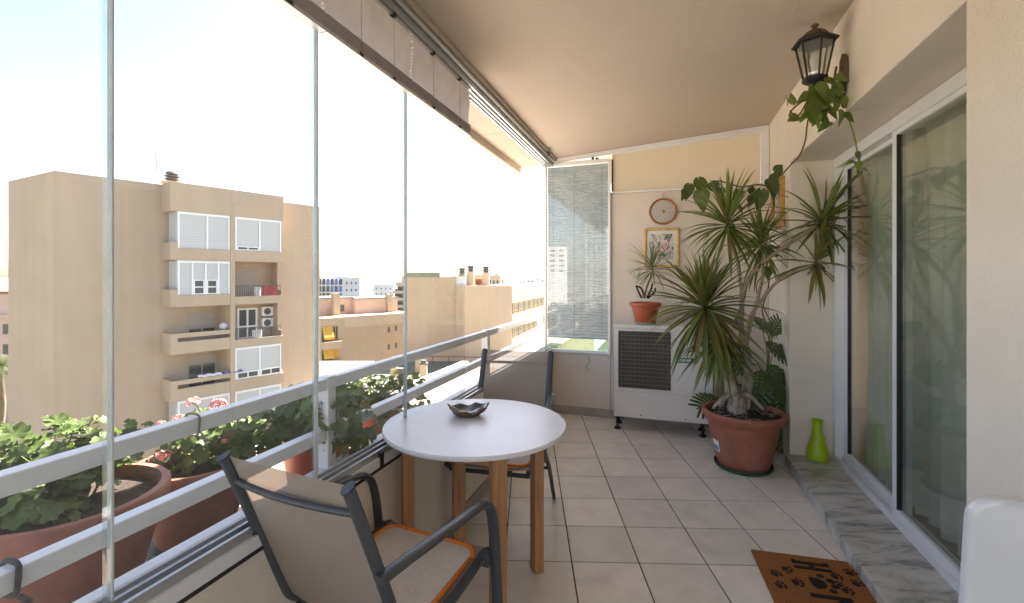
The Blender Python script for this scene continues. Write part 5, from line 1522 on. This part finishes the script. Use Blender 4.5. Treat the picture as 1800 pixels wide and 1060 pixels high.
def left_building():
    fa = Facade((-24.2, 24.5), (.62, .785)); fr_ = fa.fr
    R = M["beige_render"]
    g = empty("apartment_block", fr_(7, -6, ZG), "tall beige apartment block with stacked balconies at left", "building")
    ztop, EP = 7.05, 1.6
    sL, sR = fa.s(300, EP), fa.s(498, EP)
    sF0, sF1 = fa.s(405, EP), fa.s(413, EP)
    sEnd = fa.s(562)
    b = MB(fr_); b.prism([(0, 0), (sEnd, 0), (sEnd, -13), (3.0, -13), (-1.2, -5.85)], ZG, ztop - .5); b.build("wall", R, g)
    part(g, fr_, "roof_parapet", R, [(-.0, sL - .02, -.35, .02, ztop - .5, ztop), (sR + .02, sEnd, -.35, .02, ztop - .5, ztop - .12)])
    b = MB(fr_); b.prism([(0, .001), (.3, -.36), (-.85, -5.86), (-1.2, -5.85)], ztop - .499, ztop - .003); b.build("side_parapet", R, g)
    part(g, fr_, "top_fascia", R, [(sL - .02, sR + .02, -.3, EP, 5.35, ztop)])
    part(g, fr_, "party_fin", R, [(sF0, sF1, .005, EP + .03, ZG, 5.345)])
    part(g, fr_, "end_fin", R, [(sR - .12, sR + .015, .005, EP - .6, ZG, 5.345)])
    Wm, SW = M["shutter_white"], M["white_aluminium"]
    fl = [2.55, -.25, -3.05, -5.85, -8.65, -11.45]      # slab undersides
    for k, zf in enumerate(fl):
        part(g, fr_, "balcony_slab", R, [(sL, sF0 - .01, .006, EP - .12, zf, zf + .22), (sF1 + .01, sR - .13, .006, EP - .12, zf, zf + .22)])
        # left bay
        if k in (2, 3):
            part(g, fr_, "balcony_parapet", R, [(sL - .01, sF0 - .01, EP - .11, EP + .02, zf - .1, zf + .62), (sL - .01, sF0 - .01, EP - .11, EP + .02, zf + .86, zf + 1.12), (sL - .01, sL + .35, EP - .11, EP + .018, zf + .621, zf + .859),
                                                (sL - .01, sL + .11, .006, EP - .111, zf - .1, zf + 1.12)])
        else:
            part(g, fr_, "balcony_parapet", R, [(sL - .01, sF0 - .01, EP - .11, EP + .02, zf - .1, zf + .60), (sL - .01, sL + .11, .006, EP - .111, zf - .1, zf + .95), (sL - .01, sL + .35, EP - .11, EP + .024, zf + .601, zf + .95)])
        # right bay
        rp = .62 if k in (0, 3, 4, 5) else .42
        part(g, fr_, "balcony_parapet", R, [(sF1 + .01, sR + .01, EP - .11, EP + .02, zf - .1, zf + rp), (sR - .10, sR + .01, .006, EP - .111, zf - .1, zf + .8)])
    # closed-in bays: white frames with roller shutters
    def enclosure(s0, s1, z0, z1, splits, shut, side=None):
        # splits: fractions between panels, shut: fraction of each panel that is shuttered from the top
        ed = [s0] + [s0 + (s1 - s0) * f for f in splits] + [s1]
        part(g, fr_, "enclosure_head", SW, [(s0 - .0, s1, EP - .10, EP - .01, z1 - .14, z1)])
        for i in range(len(ed) - 1):
            a, b_ = ed[i], ed[i + 1]
            part(g, fr_, "enclosure_post", SW, [(a, a + .10, EP - .10, EP - .012, z0, z1 - .141)])
            zc = z1 - .14 - (z1 - .14 - z0) * shut[i]
            slatted(g, fr_, a + .10, b_ - .005, zc, z1 - .142, EP - .06, Wm)
            if shut[i] < .99:
                window(g, fr_, a + .11, b_ - .006, z0 + .01, zc - .01, EP - .085, SW, M["far_pane"], .07, (.5,) if shut[i] > .7 else (), (.5,) if shut[i] < .7 else ())
        part(g, fr_, "enclosure_post", SW, [(s1 - .09, s1, EP - .10, EP - .013, z0, z1 - .142)])
        if side:
            part(g, fr_, "enclosure_side", Wm, [(s0 - .05, s0 + .0, .1, EP - .1, side, z1)])
    enclosure(sL + .36, sF0 - .02, fl[0] + .61, 5.34, (.53,), (1, 1), fl[0] + .96)
    enclosure(sF1 + .02, sR - .14, fl[0] + .63, 5.34, (.5,), (.86, 1))
    enclosure(sL + .36, sF0 - .02, fl[1] + .61, fl[0] - .12, (.25, .5, .75), (1, .52, .52, 1), fl[1] + .96)
    enclosure(sF1 + .02, sR - .14, fl[3] + .63, fl[2] - .12, (.5,), (.76, .76))
    enclosure(sL + .36, sF0 - .02, fl[4] + .61, fl[3] - .12, (.33, .66), (1, 1, 1), fl[4] + .96)
    enclosure(sF1 + .02, sR - .14, fl[4] + .63, fl[3] - .12, (.5,), (1, 1))
    # open balconies: back wall openings
    def opening(s0, s1, z0, z1, shut):
        slatted(g, fr_, s0, s1, z1 - (z1 - z0) * shut, z1, .03, M["shutter_beige"])
        if shut < .98: window(g, fr_, s0, s1, z0, z1 - (z1 - z0) * shut - .01, .01, M["shutter_beige"], M["far_pane"], .05, (.5,))
    sw = fa.s(330); opening(sw, sw + 1.55, fl[2] + .85, fl[1] - .55, .72); opening(sw, sw + 1.55, fl[3] + .3, fl[2] - .5, .28)
    s2 = fa.s(415); opening(s2, s2 + 1.4, fl[1] + .3, fl[0] - .45, .95)
    window(g, fr_, s2 + .05, s2 + 1.35, fl[2] + .25, fl[1] - .45, .01, SW, M["far_pane"], .12, (.5,), (.4,))
    # metal balustrades
    for zf in (fl[1], fl[2]):
        b = MB(fr_); n = 26
        for i in range(n + 1):
            s = sF1 + .05 + (sR - sF1 - .2) * i / n
            b.box(s - .011, s + .011, EP - .06, EP - .038, zf + .43, zf + 1.1)
        b.box(sF1 + .02, sR - .13, EP - .065, EP - .033, zf + 1.1, zf + 1.14)
        o = b.build("balustrade", M["far_dark"], g); o["kind"] = "stuff"
    for zz in (fl[2] + .95, fl[2] + 1.75):
        part(g, fr_, "condenser_unit", SW, [(s2 + 1.55, s2 + 2.35, .02, .35, zz, zz + .65)], bev=.03)
        b = MB(fr_); c = s2 + 1.9
        n = 16; b.add([(c + .24 * math.cos(2 * math.pi * k / n), .356, zz + .32 + .24 * math.sin(2 * math.pi * k / n)) for k in range(n)] + [(c, .37, zz + .32)], [(k, (k + 1) % n, n) for k in range(n)]); b.build("fan_guard", M["far_dark"], g)
    # things on the balconies
    def cloth(nm, m, s0, s1, e, z0, z1, label):
        b = MB(fr_); b.grid(lambda u, v: (s0 + (s1 - s0) * u, e + .03 * math.sin(u * 11), z0 + (z1 - z0) * v), 8, 2); o = b.build(nm, m); tag(o, label, "laundry", "laundry on the balconies")
    cloth("hanging_towel", M["laundry_red"], sF1 + 1.75, sF1 + 2.75, EP - .16, fl[1] + .42, fl[1] + 1.05, "red towel hung inside a balcony balustrade of the beige block")
    cloth("hanging_towel", M["laundry_white"], sF1 + 1.25, sF1 + 1.7, EP - .16, fl[1] + .42, fl[1] + 1.02, "white cloth hung beside the red towel on the beige block")
    cloth("hanging_towel", M["laundry_white"], sF1 + 1.1, sF1 + 1.8, EP - .16, fl[2] + .45, fl[2] + .95, "white cloth behind the lower balcony balustrade of the beige block")
    b = MB(fr_); b.grid(lambda u, v: (sL + 1.4 + 1.3 * u, EP - .25 + .35 * v, fl[3] + 1.15 + .12 * math.sin(v * math.pi) + .03 * math.sin(u * 17)), 10, 4); tag(b.build("spread_sheet", M["laundry_white"]), "white sheet spread over a balcony parapet of the beige block", "laundry", "laundry on the balconies")
    b = MB(fr_); b.grid(lambda u, v: (sL + 2.75 + 1.2 * u, EP - .25 + .3 * v, fl[3] + 1.14 + .2 * abs(math.sin(u * 9)) * math.sin(v * math.pi)), 12, 4); tag(b.build("clothes_pile", M["laundry_blue"]), "dark blue clothes heaped on a balcony parapet of the beige block", "laundry", "laundry on the balconies")
    b = MB(fr_); b.lathe((sL + 3.0, EP - .5, fl[2] + 1.3), [(.05, -.25), (.22, -.12), (.27, .03), (.22, .18), (.05, .27)], 14); tag(b.build("balcony_pot", M["white_render"], smooth=True), "round pale pot on a balcony shelf of the beige block", "pot", "pots on the balconies")
    b = MB(fr_); b.lathe((sL + 3.0, EP - .5, fl[2] + .75), [(.2, 0), (.26, .3)], 12); tag(b.build("pot_stand", M["far_dark"], smooth=True), "dark stand under the round pot on the beige block", "stand")
    # chimney and antenna on the roof
    c = Vector(fr_(fa.s(312), -1.0, 0)); zc = ztop
    ch = empty("roof_chimney", (c.x, c.y, zc - .6), "round roof chimney with dark louvred cowl on the beige block", "chimney")
    b = MB(); b.lathe((c.x, c.y, zc - .6), [(.55, 0), (.52, .9), (.58, .92), (.58, 1.0), (.45, 1.02)], 20); b.build("stack", R, ch, smooth=40)
    b = MB(); b.lathe((c.x, c.y, zc + .42), [(.26, 0), (.26, .12), (.40, .14), (.40, .20), (.28, .22), (.28, .30), (.42, .32), (.42, .38), (.28, .40), (.28, .48), (.38, .50), (.30, .62), (.10, .68)], 18); b.build("cowl", M["far_dark"], ch, smooth=30)
    c = Vector(fr_(fa.s(283), -.4, 0))
    an = empty("roof_antenna", (c.x, c.y, ztop - .5), "thin television antenna on the beige block roof", "antenna")
    b = MB(); b.tube([(c.x, c.y, ztop - .5), (c.x - .25, c.y, ztop + 2.2)], .04, 6); b.build("mast", M["aluminium"], an)
    b = MB(); b.tube([(c.x - .9, c.y - .2, ztop + 1.62), (c.x + .1, c.y + .1, ztop + 1.5)], .03, 5)
    for k in range(5): 
        t = k / 4; x = c.x - .9 + t; b.tube([(x, c.y - .2 + .3 * t, ztop + 1.62 - .12 * t - .22), (x, c.y - .2 + .3 * t, ztop + 1.62 - .12 * t + .22)], .012, 4)
    b.build("aerial", M["aluminium"], an)

def grid_windows(g, fr_, s0, s1, z0, z1, nc, nr, e, fm, pm, wf=.6, hf=.55, skip=()):
    for r in range(nr):
        for c in range(nc):
            if (r, c) in skip: continue
            cs = s0 + (s1 - s0) * (c + .5) / nc; cz = z0 + (z1 - z0) * (r + .5) / nr
            w2, h2 = (s1 - s0) / nc * wf / 2, (z1 - z0) / nr * hf / 2
            b = MB(fr_); b.box(cs - w2, cs + w2, e, e + .08, cz - h2, cz + h2); b.build("window", pm, g)

def middle_buildings():
    # ochre building with yellow awnings
    fa = Facade((-25.1, 68.0), (7.5, 7.7)); fr_ = fa.fr; R = M["cream_render"]
    g = empty("awning_building", fr_(5, -5, ZG), "cream building with yellow balcony awnings and pink rooftop rooms", "building")
    zt = -4.4
    part(g, fr_, "wall", R, [(0, 13, -14, 0, ZG - 8, zt)])
    part(g, fr_, "wall_band", M["tan_render"], [(.6, 13, .0, .03, zt - 1.6, zt + .02)])
    part(g, fr_, "corner_bay", R, [(-3.0, -.01, -3, .15, ZG - 8, zt - .02)])
    for (px, py) in ((683, 580), (696, 577), (683, 610), (696, 607)):
        s, z = fa.s(px), fa.z(px, py); window(g, fr_, s - .28, s + .28, z - .5, z + .5, .0, M["tan_render"], M["far_dark"], .06)
    for k, py in enumerate((585, 618, 651)):
        z = fa.z(582, py)
        part(g, fr_, "balcony_opening", M["far_dark"], [(-2.9, -.5, .14, .17, z - 1.2, z + 1.0)])
        part(g, fr_, "balcony_front", R, [(-3.1, -.3, .15, 1.3, z - 2.2, z - 1.15)])
        b = MB(fr_); b.add([(-2.9, .2, z + 1.0), (-1.4, .2, z + 1.0), (-1.4, 1.0, z - .5), (-2.9, 1.0, z - .5), (-2.9, 1.0, z - .85), (-1.4, 1.0, z - .85)], [(0, 1, 2, 3), (3, 2, 5, 4)])
        b.build("awning", M["awning_yellow"], g)
        if k == 1: slatted(g, fr_, -1.35, -.45, z - 1.1, z + .95, .2, M["awning_yellow"], "awning")
        else: window(g, fr_, -1.35, -.5, z - 1.1, z + .95, .18, M["window_gold"], M["far_pane"], .08, (.5,))
    part(g, fr_, "rooftop_rooms", M["pink_render"], [(-3, 4.2, -12, -5, zt - .1, zt + 2.5), (4.25, 12, -11, -4, zt - .1, zt + 2.3)])
    part(g, fr_, "roof_edge", M["coping_green"], [(-3.2, 4.4, -12.2, -4.85, zt + 2.5, zt + 2.7), (4.45, 12.2, -11.2, -3.85, zt + 2.3, zt + 2.5)])
    part(g, fr_, "chimney", R, [(.6, 1.6, -4.6, -3.6, zt - .1, zt + 3.4), (9.8, 10.6, -4.2, -3.4, zt - .1, zt + 3.0)])
    window(g, fr_, 2.2, 3.0, zt + .4, zt + 1.6, -4.99, M["pink_render"], M["far_dark"], .06)
    # large ochre building: two blank gables and brown window bands
    fb = Facade((-12.9, 56.0), (1, -.03)); fr_ = fb.fr; R = M["ochre_render"]
    g = empty("ochre_building", fr_(6, -5, ZG), "big plain ochre building with brown window bands at its right", "building")
    zA, zB = 1.45, .32
    sA = fb.s(802); sB = fb.s(900, .3)
    part(g, fr_, "gable_wall", R, [(0, sA, -12, 0, ZG - 3, zA)])
    part(g, fr_, "roof_edge", M["coping_green"], [(-.15, sA - 2.0, -12.1, .06, zA + .002, zA + .55)])
    part(g, fr_, "gable_cap", M["white_render"], [(fb.s(792), fb.s(819), -3.5, -.05, zB - .1, zA + .12)])
    part(g, fr_, "gable_wall", R, [(sA + .02, sB, -18, .3, ZG - 3, zB)])
    part(g, fr_, "gable_cap", M["tan_render"], [(sA + .02, sB, -.2, .33, zB + .001, zB + .14)])
    for (px, h, lab) in ((787 + 25, 2.0, 0), (827, 2.3, 1), (854, 2.2, 2)):
        s = fb.s(px, -1)
        c = fr_(s, -1.2, 0)
        part(g, fr_, "chimney", R, [(s - .42, s + .42, -1.6, -.8, zB - .2, zB + h - .5)])
        b = MB(); b.lathe((c.x, c.y, zB + h - .5), [(.30, 0), (.30, .15), (.42, .18), (.42, .3), (.3, .33), (.3, .45), (.4, .5), (.36, .75), (.1, .8)], 12); b.build("chimney_cowl", M["far_dark"], g)
    part(g, fr_, "rooftop_room", M["tan_render"], [(fb.s(806), fb.s(848), -6, -2.5, zB - .2, zB + 1.5)])
    grid_windows(g, fr_, fb.s(832), fb.s(848), zB + .15, zB + .95, 3, 1, -2.49, None, M["brown_brick"], .8, .8)
    # receding side with window bands
    p0 = fr_(sB, .3, 0)
    fc = Facade((p0.x, p0.y), (4.7, 17)); f2 = fc.fr
    part(g, f2, "side_wall", M["tan_render"], [(.02, 34, -8, -.35, ZG - 3, zB - .02), (.02, 34, -.35, 0, zB - 2.0, zB - .02)])
    for (za, zb_) in ((-3.1, -1.7), (-6.0, -4.55), (-9.0, -7.5)):
        part(g, f2, "window_band", M["brown_brick"], [(.02, 34, -.34, -.25, za, zb_)])
        part(g, f2, "spandrel", M["tan_render"], [(.02, 34, -.35, .02, za - 1.45, za)])
        for k in range(9):
            s = 1.2 + k * 2.9
            window(g, f2, s, s + 2.5, za + .08, zb_ - .06, -.24, M["window_gold"], M["far_pane"], .09, (.33, .66), (.3,))
    # antennas on the gable
    for (px, h, lab) in ((780, 2.4, "left of two thin antennas on the ochre building's green roof edge"), (793, 2.3, "right of two thin antennas on the ochre building's green roof edge")):
        s = fb.s(px, -1.5); c = fr_(s, -1.5, zA + .5)
        an = empty("roof_antenna", c, lab, "antenna", "antennas on the ochre building")
        b = MB(); b.tube([c, c + Vector((0, 0, h * .72))], .03, 5); b.build("mast", M["aluminium"], an)
        b = MB(); b.tube([c + Vector((-.4, 0, h * .66)), c + Vector((.4, 0, h * .70))], .03, 4)
        for k in range(4): b.tube([c + Vector((-.35 + .22 * k, 0, h * .58)), c + Vector((-.35 + .22 * k, 0, h * .78))], .02, 4)
        b.build("aerial", M["aluminium"], an)

def lower_roofs():
    # pale flat roof between the buildings
    g = empty("low_flat_roof_house", (-9, 44, ZG), "low house with a sunlit pale flat roof and small chimneys", "building")
    zr = -8.6
    part(g, IDENT, "walls", M["white_render"], [(-24, 3.5, 33, 55.5, ZG - 3, zr)])
    part(g, IDENT, "roof_surface", M["roof_cream"], [(-23.7, 3.2, 33.3, 55.2, zr + .004, zr + .03)])
    part(g, IDENT, "green_roofing", M["roof_green"], [(-15.5, -2, 46, 55.1, zr + .034, zr + .06)])
    part(g, IDENT, "roof_parapet", M["white_render"], [(-24, 3.5, 32.8, 33.2, zr, zr + .45), (-24, -23.6, 33.21, 55.4, zr, zr + .45), (3.1, 3.5, 33.21, 55.4, zr, zr + .45)])
    for (px, py, Y, w) in ((693, 640, 47, .32), (737, 638, 49, .36), (704, 668, 41, .34), (745, 655, 45, .3)):
        p = at(px, py, Y)
        b = MB(); b.box(p.x - w, p.x + w, p.y - w, p.y + w, zr + .03, zr + 1.6); b.build("chimney", M["cream_render"], g)
        b = MB(); b.box(p.x - w * 1.25, p.x + w * 1.25, p.y - w * 1.25, p.y + w * 1.25, zr + 1.6, zr + 1.75); b.box(p.x - w * .8, p.x + w * .8, p.y - w * .8, p.y + w * .8, zr + 1.75, zr + 2.0); b.build("chimney_cap", M["far_dark"], g)
    r = empty("roof_pipe_rail", (-9, 54, zr), "rusty pipe rail along the far side of the low roof", "railing")
    b = MB(); b.tube([(-13, 54, zr + .9), (-3.5, 53, zr + .9)], .05, 6); b.build("top_pipe", M["brown_brick"], r)
    for k in range(6):
        t = k / 5; x, y = -13 + 9.5 * t, 54 - t
        b = MB(); b.tube([(x, y, zr + .06), (x, y, zr + .9)], .05, 6); b.build("post", M["brown_brick"], r)
    l = at(652, 680, 38)
    for k, dx in enumerate((-1.3, .25)):
        b = MB(); b.grid(lambda u, v: (l.x + dx + 1.4 * u, l.y + .08 * math.sin(u * 9), zr + .6 + 1.1 * v), 8, 3)
        tag(b.build("laundry_sheet", M["laundry_white"]), ("left" if k == 0 else "right") + " white sheet drying on the low sunlit roof", "laundry", "sheets on the low roof")
    # nearer bright terrace, parallel with the balcony
    t = empty("bright_terrace", bp(20, -3, -4.5), "bright white sunlit terrace roof just below the railing", "terrace")
    part(t, bp, "terrace_slab", M["roof_white"], [(-4, 48, -4.6, -1.35, -4.6, -1.4)])
    part(t, bp, "terrace_upstand", M["roof_white"], [(-4, 48, -4.75, -4.602, -4.6, -1.34)])
    for k in range(10):
        part(t, bp, "paving_joint", M["roof_cream"], [(8 + 4 * k, 8.05 + 4 * k, -4.6, -1.36, -1.398, -1.394)])

def skyline():
    blocks = []
    # white block with blue balcony screens
    fa = Facade((-74.5, 180), (1, .04)); fr_ = fa.fr
    g = empty("white_blue_tower", fr_(7, -8, ZG), "white apartment tower with blue balcony screens by the sea", "building")
    s1, s2 = fa.s(602), fa.s(633); zt = fa.z(600, 489)
    part(g, fr_, "wall", M["grey_white_render"], [(s1, s2, -14, .2, ZG - 20, zt + .2)])
    part(g, fr_, "wall", M["white_render"], [(-1, s1 - .05, -14, -.6, ZG - 20, zt)])
    part(g, fr_, "rooftop_room", M["white_render"], [(4, 9.5, -9, -3, zt, zt + 1.4)])
    for r in range(5):
        za = zt - 2.6 - r * 2.75
        part(g, fr_, "balcony_slab", M["white_render"], [(-1, s1 - .06, -.59, .3, za - .35, za)])
        for c in range(6):
            a = -1 + (s1 + .9) * c / 6; w = (s1 + .9) / 6
            part(g, fr_, "balcony_screen", M["far_blue"] if (r * 3 + c * 2) % 4 < 2 and c > 1 else M["far_pane"], [(a + .25, a + w - .1, -.55, -.5, za + .01, za + 2.3)])
            part(g, fr_, "balcony_pier", M["white_render"], [(a, a + .2, -.58, .28, za + .01, za + 2.38)])
    grid_windows(g, fr_, s1 + .8, s2 - .6, zt - 14, zt - .6, 3, 5, .2, None, M["far_dark"], .28, .35)
    # second white block
    fa = Facade((-71.5, 232), (1, .1)); fr_ = fa.fr
    g = empty("white_tower", fr_(6, -8, ZG), "plain white apartment tower beside the sea gap", "building")
    a, b_ = fa.s(656), fa.s(692); zt = fa.z(670, 500)
    part(g, fr_, "wall", M["grey_white_render"], [(a, b_, -12, 0, ZG - 25, zt)])
    for r in range(5): part(g, fr_, "side_balcony", M["white_render"], [(a - .9, a - .01, -4, -.5, zt - 3.4 - 3 * r, zt - 2.5 - 3 * r)])
    grid_windows(g, fr_, a + .5, b_ - .5, zt - 14, zt - .8, 4, 5, .0, None, M["far_dark"], .25, .35)
    # stepped tan building
    fa = Facade((-29.4, 110), (1, .12)); fr_ = fa.fr
    g = empty("stepped_building", fr_(3, -6, ZG), "tan stepped apartment building with long balconies", "building")
    for r in range(7):
        a = fa.s(683 + (2 if r > 1 else 8) + (5 if r == 0 else 0)); zt = fa.z(700, 496 + r * 12.5)
        part(g, fr_, "storey", M["far_dark"], [(a + .3, 6.5, -9, -.5, zt - 1.6, zt - .001)])
        part(g, fr_, "balcony_front", M["tan_render"], [(a, 6.5, -9, .2, zt - 1.0, zt - .35 + (.35 if r == 0 else 0))])
    part(g, fr_, "lift_tower", M["tan_render"], [(fa.s(704), fa.s(713), -7, -2, -8, fa.z(708, 486))])
    # town on the slope to the right: blocks of different heights
    rnd = random.Random(77)
    spec = [(856, 880, 150, 484, "tan_render", "tan rooftop block behind the chimneys"), (866, 886, 170, 491, "cream_render", "cream balcony block behind the ochre roof"),
            (880, 902, 240, 496, "white_render", "white terrace row right of the chimneys"), (893, 912, 280, 493, "grey_white_render", "grey white far block right of centre"),
            (905, 925, 330, 492, "white_render", "white far block with paired windows"), (918, 940, 360, 490, "grey_white_render", "pale blue-white far block near the rail end"), (936, 957, 420, 487, "white_render", "white hill block nearest the end blind"),
            (828, 846, 190, 486, "cream_render", "cream far block seen between the chimneys"), (950, 985, 380, 489, "white_render", "white far block hidden behind the blind's left edge")]
    for (p0, p1, Y, py, m, lab) in spec:
        a, b_ = at(p0, 488, Y), at(p1, 488, Y); zt = EYE - (py - CY) / F * Y
        g = empty("far_block", ((a.x + b_.x) / 2, Y + 6, ZG - 20), lab, "building", "far town blocks")
        fr_ = xf(((a.x, Y), (1, .0), (0, -1)))
        w = b_.x - a.x
        part(g, fr_, "wall", M[m], [(0, w, -12, 0, ZG - 25, zt)])
        part(g, fr_, "rooftop_room", M[m], [(w * .55, w * .8, -9, -4, zt, zt + Y * .004)])
        nc = max(3, int(w / 2.6))
        grid_windows(g, fr_, .4, w - .4, zt - 7.0, zt - .6, nc, 2, .0, None, M["far_dark"], .45, .35)
    # left sliver: pink house, palm
    g = empty("pink_house", (-75, 66, ZG), "pale pink house just past the left photo edge", "building")
    fr_ = xf(((-86, 62), (1, 0), (0, -1)))
    zt = at(5, 516, 62).z
    part(g, fr_, "wall", M["pink_render"], [(0, 20.5, -12, 0, ZG - 3, zt)]); part(g, fr_, "roof_edge", M["brown_brick"], [(-.2, 20.7, -12.2, .25, zt, zt + .25)])
    part(g, fr_, "cornice", M["tan_render"], [(-.1, 20.6, .0, .3, zt - 3.2, zt - 2.8)])
    grid_windows(g, fr_, .5, 20.3, zt - 11.5, zt - 3.4, 6, 3, .0, None, M["far_pane"], .4, .5)
    rnd = random.Random(5)
    c = at(2, 640, 38)
    pt = empty("palm_tree", (c.x, c.y, ZG), "tall palm tree by the left photo edge", "tree")
    b = MB(); n = 12; b.tube([(c.x + .1 * math.sin(k), c.y, ZG + (c.z - ZG) * k / n) for k in range(n + 1)], [.32 - .012 * k for k in range(n + 1)], 9); b.build("trunk", M["palm_trunk"], pt, smooth=True)
    fm = MB()
    for i in range(22):
        az, el = i * 2.4, math.radians(rnd.uniform(-35, 65)); L = rnd.uniform(1.7, 2.3)
        p = Vector((0, 0, 0)); a = el; sp = []
        for k in range(8):
            sp.append((p.copy(), a)); p += Vector((math.cos(az) * math.cos(a), math.sin(az) * math.cos(a), math.sin(a))) * L / 7; a -= .17
        side = Vector((-math.sin(az), math.cos(az), 0))
        for k in range(1, 8):
            for s_ in (-1, 1):
                for h in (0, .5):
                    q = sp[k - 1][0].lerp(sp[k][0], h); d = (sp[k][0] - sp[k - 1][0]).normalized()
                    tip = q + side * s_ * .5 * (1 - .08 * k) + d * .35 + Vector((0, 0, -.12))
                    fm.add([tuple(q + c - d * .04), tuple(q + c + d * .04), tuple(tip + c)], [(0, 1, 2)])
    o = fm.build("crown", M["palm_leaf"], pt)
    # shrubs on the ground below
    for k, (px, py, Y) in enumerate(((6, 775, 37), (560, 735, 40))):
        p = at(px, py, Y); b = MB()
        for i in range(500):
            v = Vector((rnd.gauss(0, 1), rnd.gauss(0, 1), rnd.gauss(0, .8))).normalized() * rnd.random() ** .4 * 1.6
            q = p + v; d = Vector((rnd.uniform(-1, 1), rnd.uniform(-1, 1), rnd.uniform(-1, 1))).normalized() * .18; e2 = d.cross(Vector((.3, .5, .8))).normalized() * .10
            b.add([tuple(q - d), tuple(q + e2), tuple(q + d), tuple(q - e2)], [(0, 1, 2, 3)])
        b.tube([(p.x, p.y, ZG), (p.x, p.y, p.z)], .12, 6)
        tag(b.build("street_tree", M["shrub_leaf"]), ("bushy street tree at the foot of the palm", "street tree below the beige block's right corner")[k], "tree")
    # reflected side: pale apartment blocks behind the camera, across the street
    for k, (x, y, w, d_, h, m) in enumerate(((-150, -225, 34, 16, 20, "white_render"), (-200, -195, 40, 16, 11, "tan_render"), (-250, -175, 40, 18, 8, "white_render"), (-115, -245, 26, 14, 36, "white_render"), (-310, -150, 40, 18, 5, "grey_white_render"))):
        g = empty("opposite_block", (x, y, ZG), "%s pale apartment block across the street behind the camera" % ["first", "second", "third", "fourth", "fifth"][k], "building", "blocks across the street")
        fr_ = xf(((x, y), (.8, -.6), (.6, .8)))
        part(g, fr_, "wall", M[m], [(-w / 2, w / 2, -d_, 0, ZG - 3, h)])
        grid_windows(g, fr_, -w / 2 + 1, w / 2 - 1, h - 16, h - .8, 6, 5, .0, None, M["far_dark"], .5, .4)

def build_outside():
    b = MB(); b.add([(-420, -400, ZG - 3.0), (420, -400, ZG - 3.0), (420, 470, ZG - 3.0), (-420, 470, ZG - 3.0)], [(0, 1, 2, 3)])
    tag(b.build("ground", M["ground_mix"]), kind="structure")
    b = MB(); b.add([(-30000, 430, ZG - 7), (30000, 430, ZG - 7), (30000, 36000, ZG - 7), (-30000, 36000, ZG - 7)], [(0, 1, 2, 3)])
    tag(b.build("sea", M["sea_water"]), kind="structure")
    b = MB(); b.add([(-30000, -30000, ZG - 7.2), (30000, -30000, ZG - 7.2), (30000, 429, ZG - 7.2), (-30000, 429, ZG - 7.2)], [(0, 1, 2, 3)])
    tag(b.build("terrain", M["ground_mix"]), kind="structure")
    b = MB(); b.box(-60, -34, 12, 17, ZG - 2.99, ZG - 2.98); b.box(-33.9, 40, 12, 17, ZG - 2.99, ZG - 2.98); tag(b.build("road", M["asphalt"]), kind="structure")
    left_building()
    middle_buildings()
    lower_roofs()
    skyline()

build_balcony()
build_door()
build_glazing()
build_end_blind()
build_railing()
build_outside()
build_furniture()
ac_fr, ac_top = build_aircon()
build_wall_decor()
lamp_c, lamp_foot = build_lamp()
strap_set()
build_dracaena()
build_small_yucca(ac_fr, ac_top)
build_geraniums()
build_climbers(lamp_c, lamp_foot)
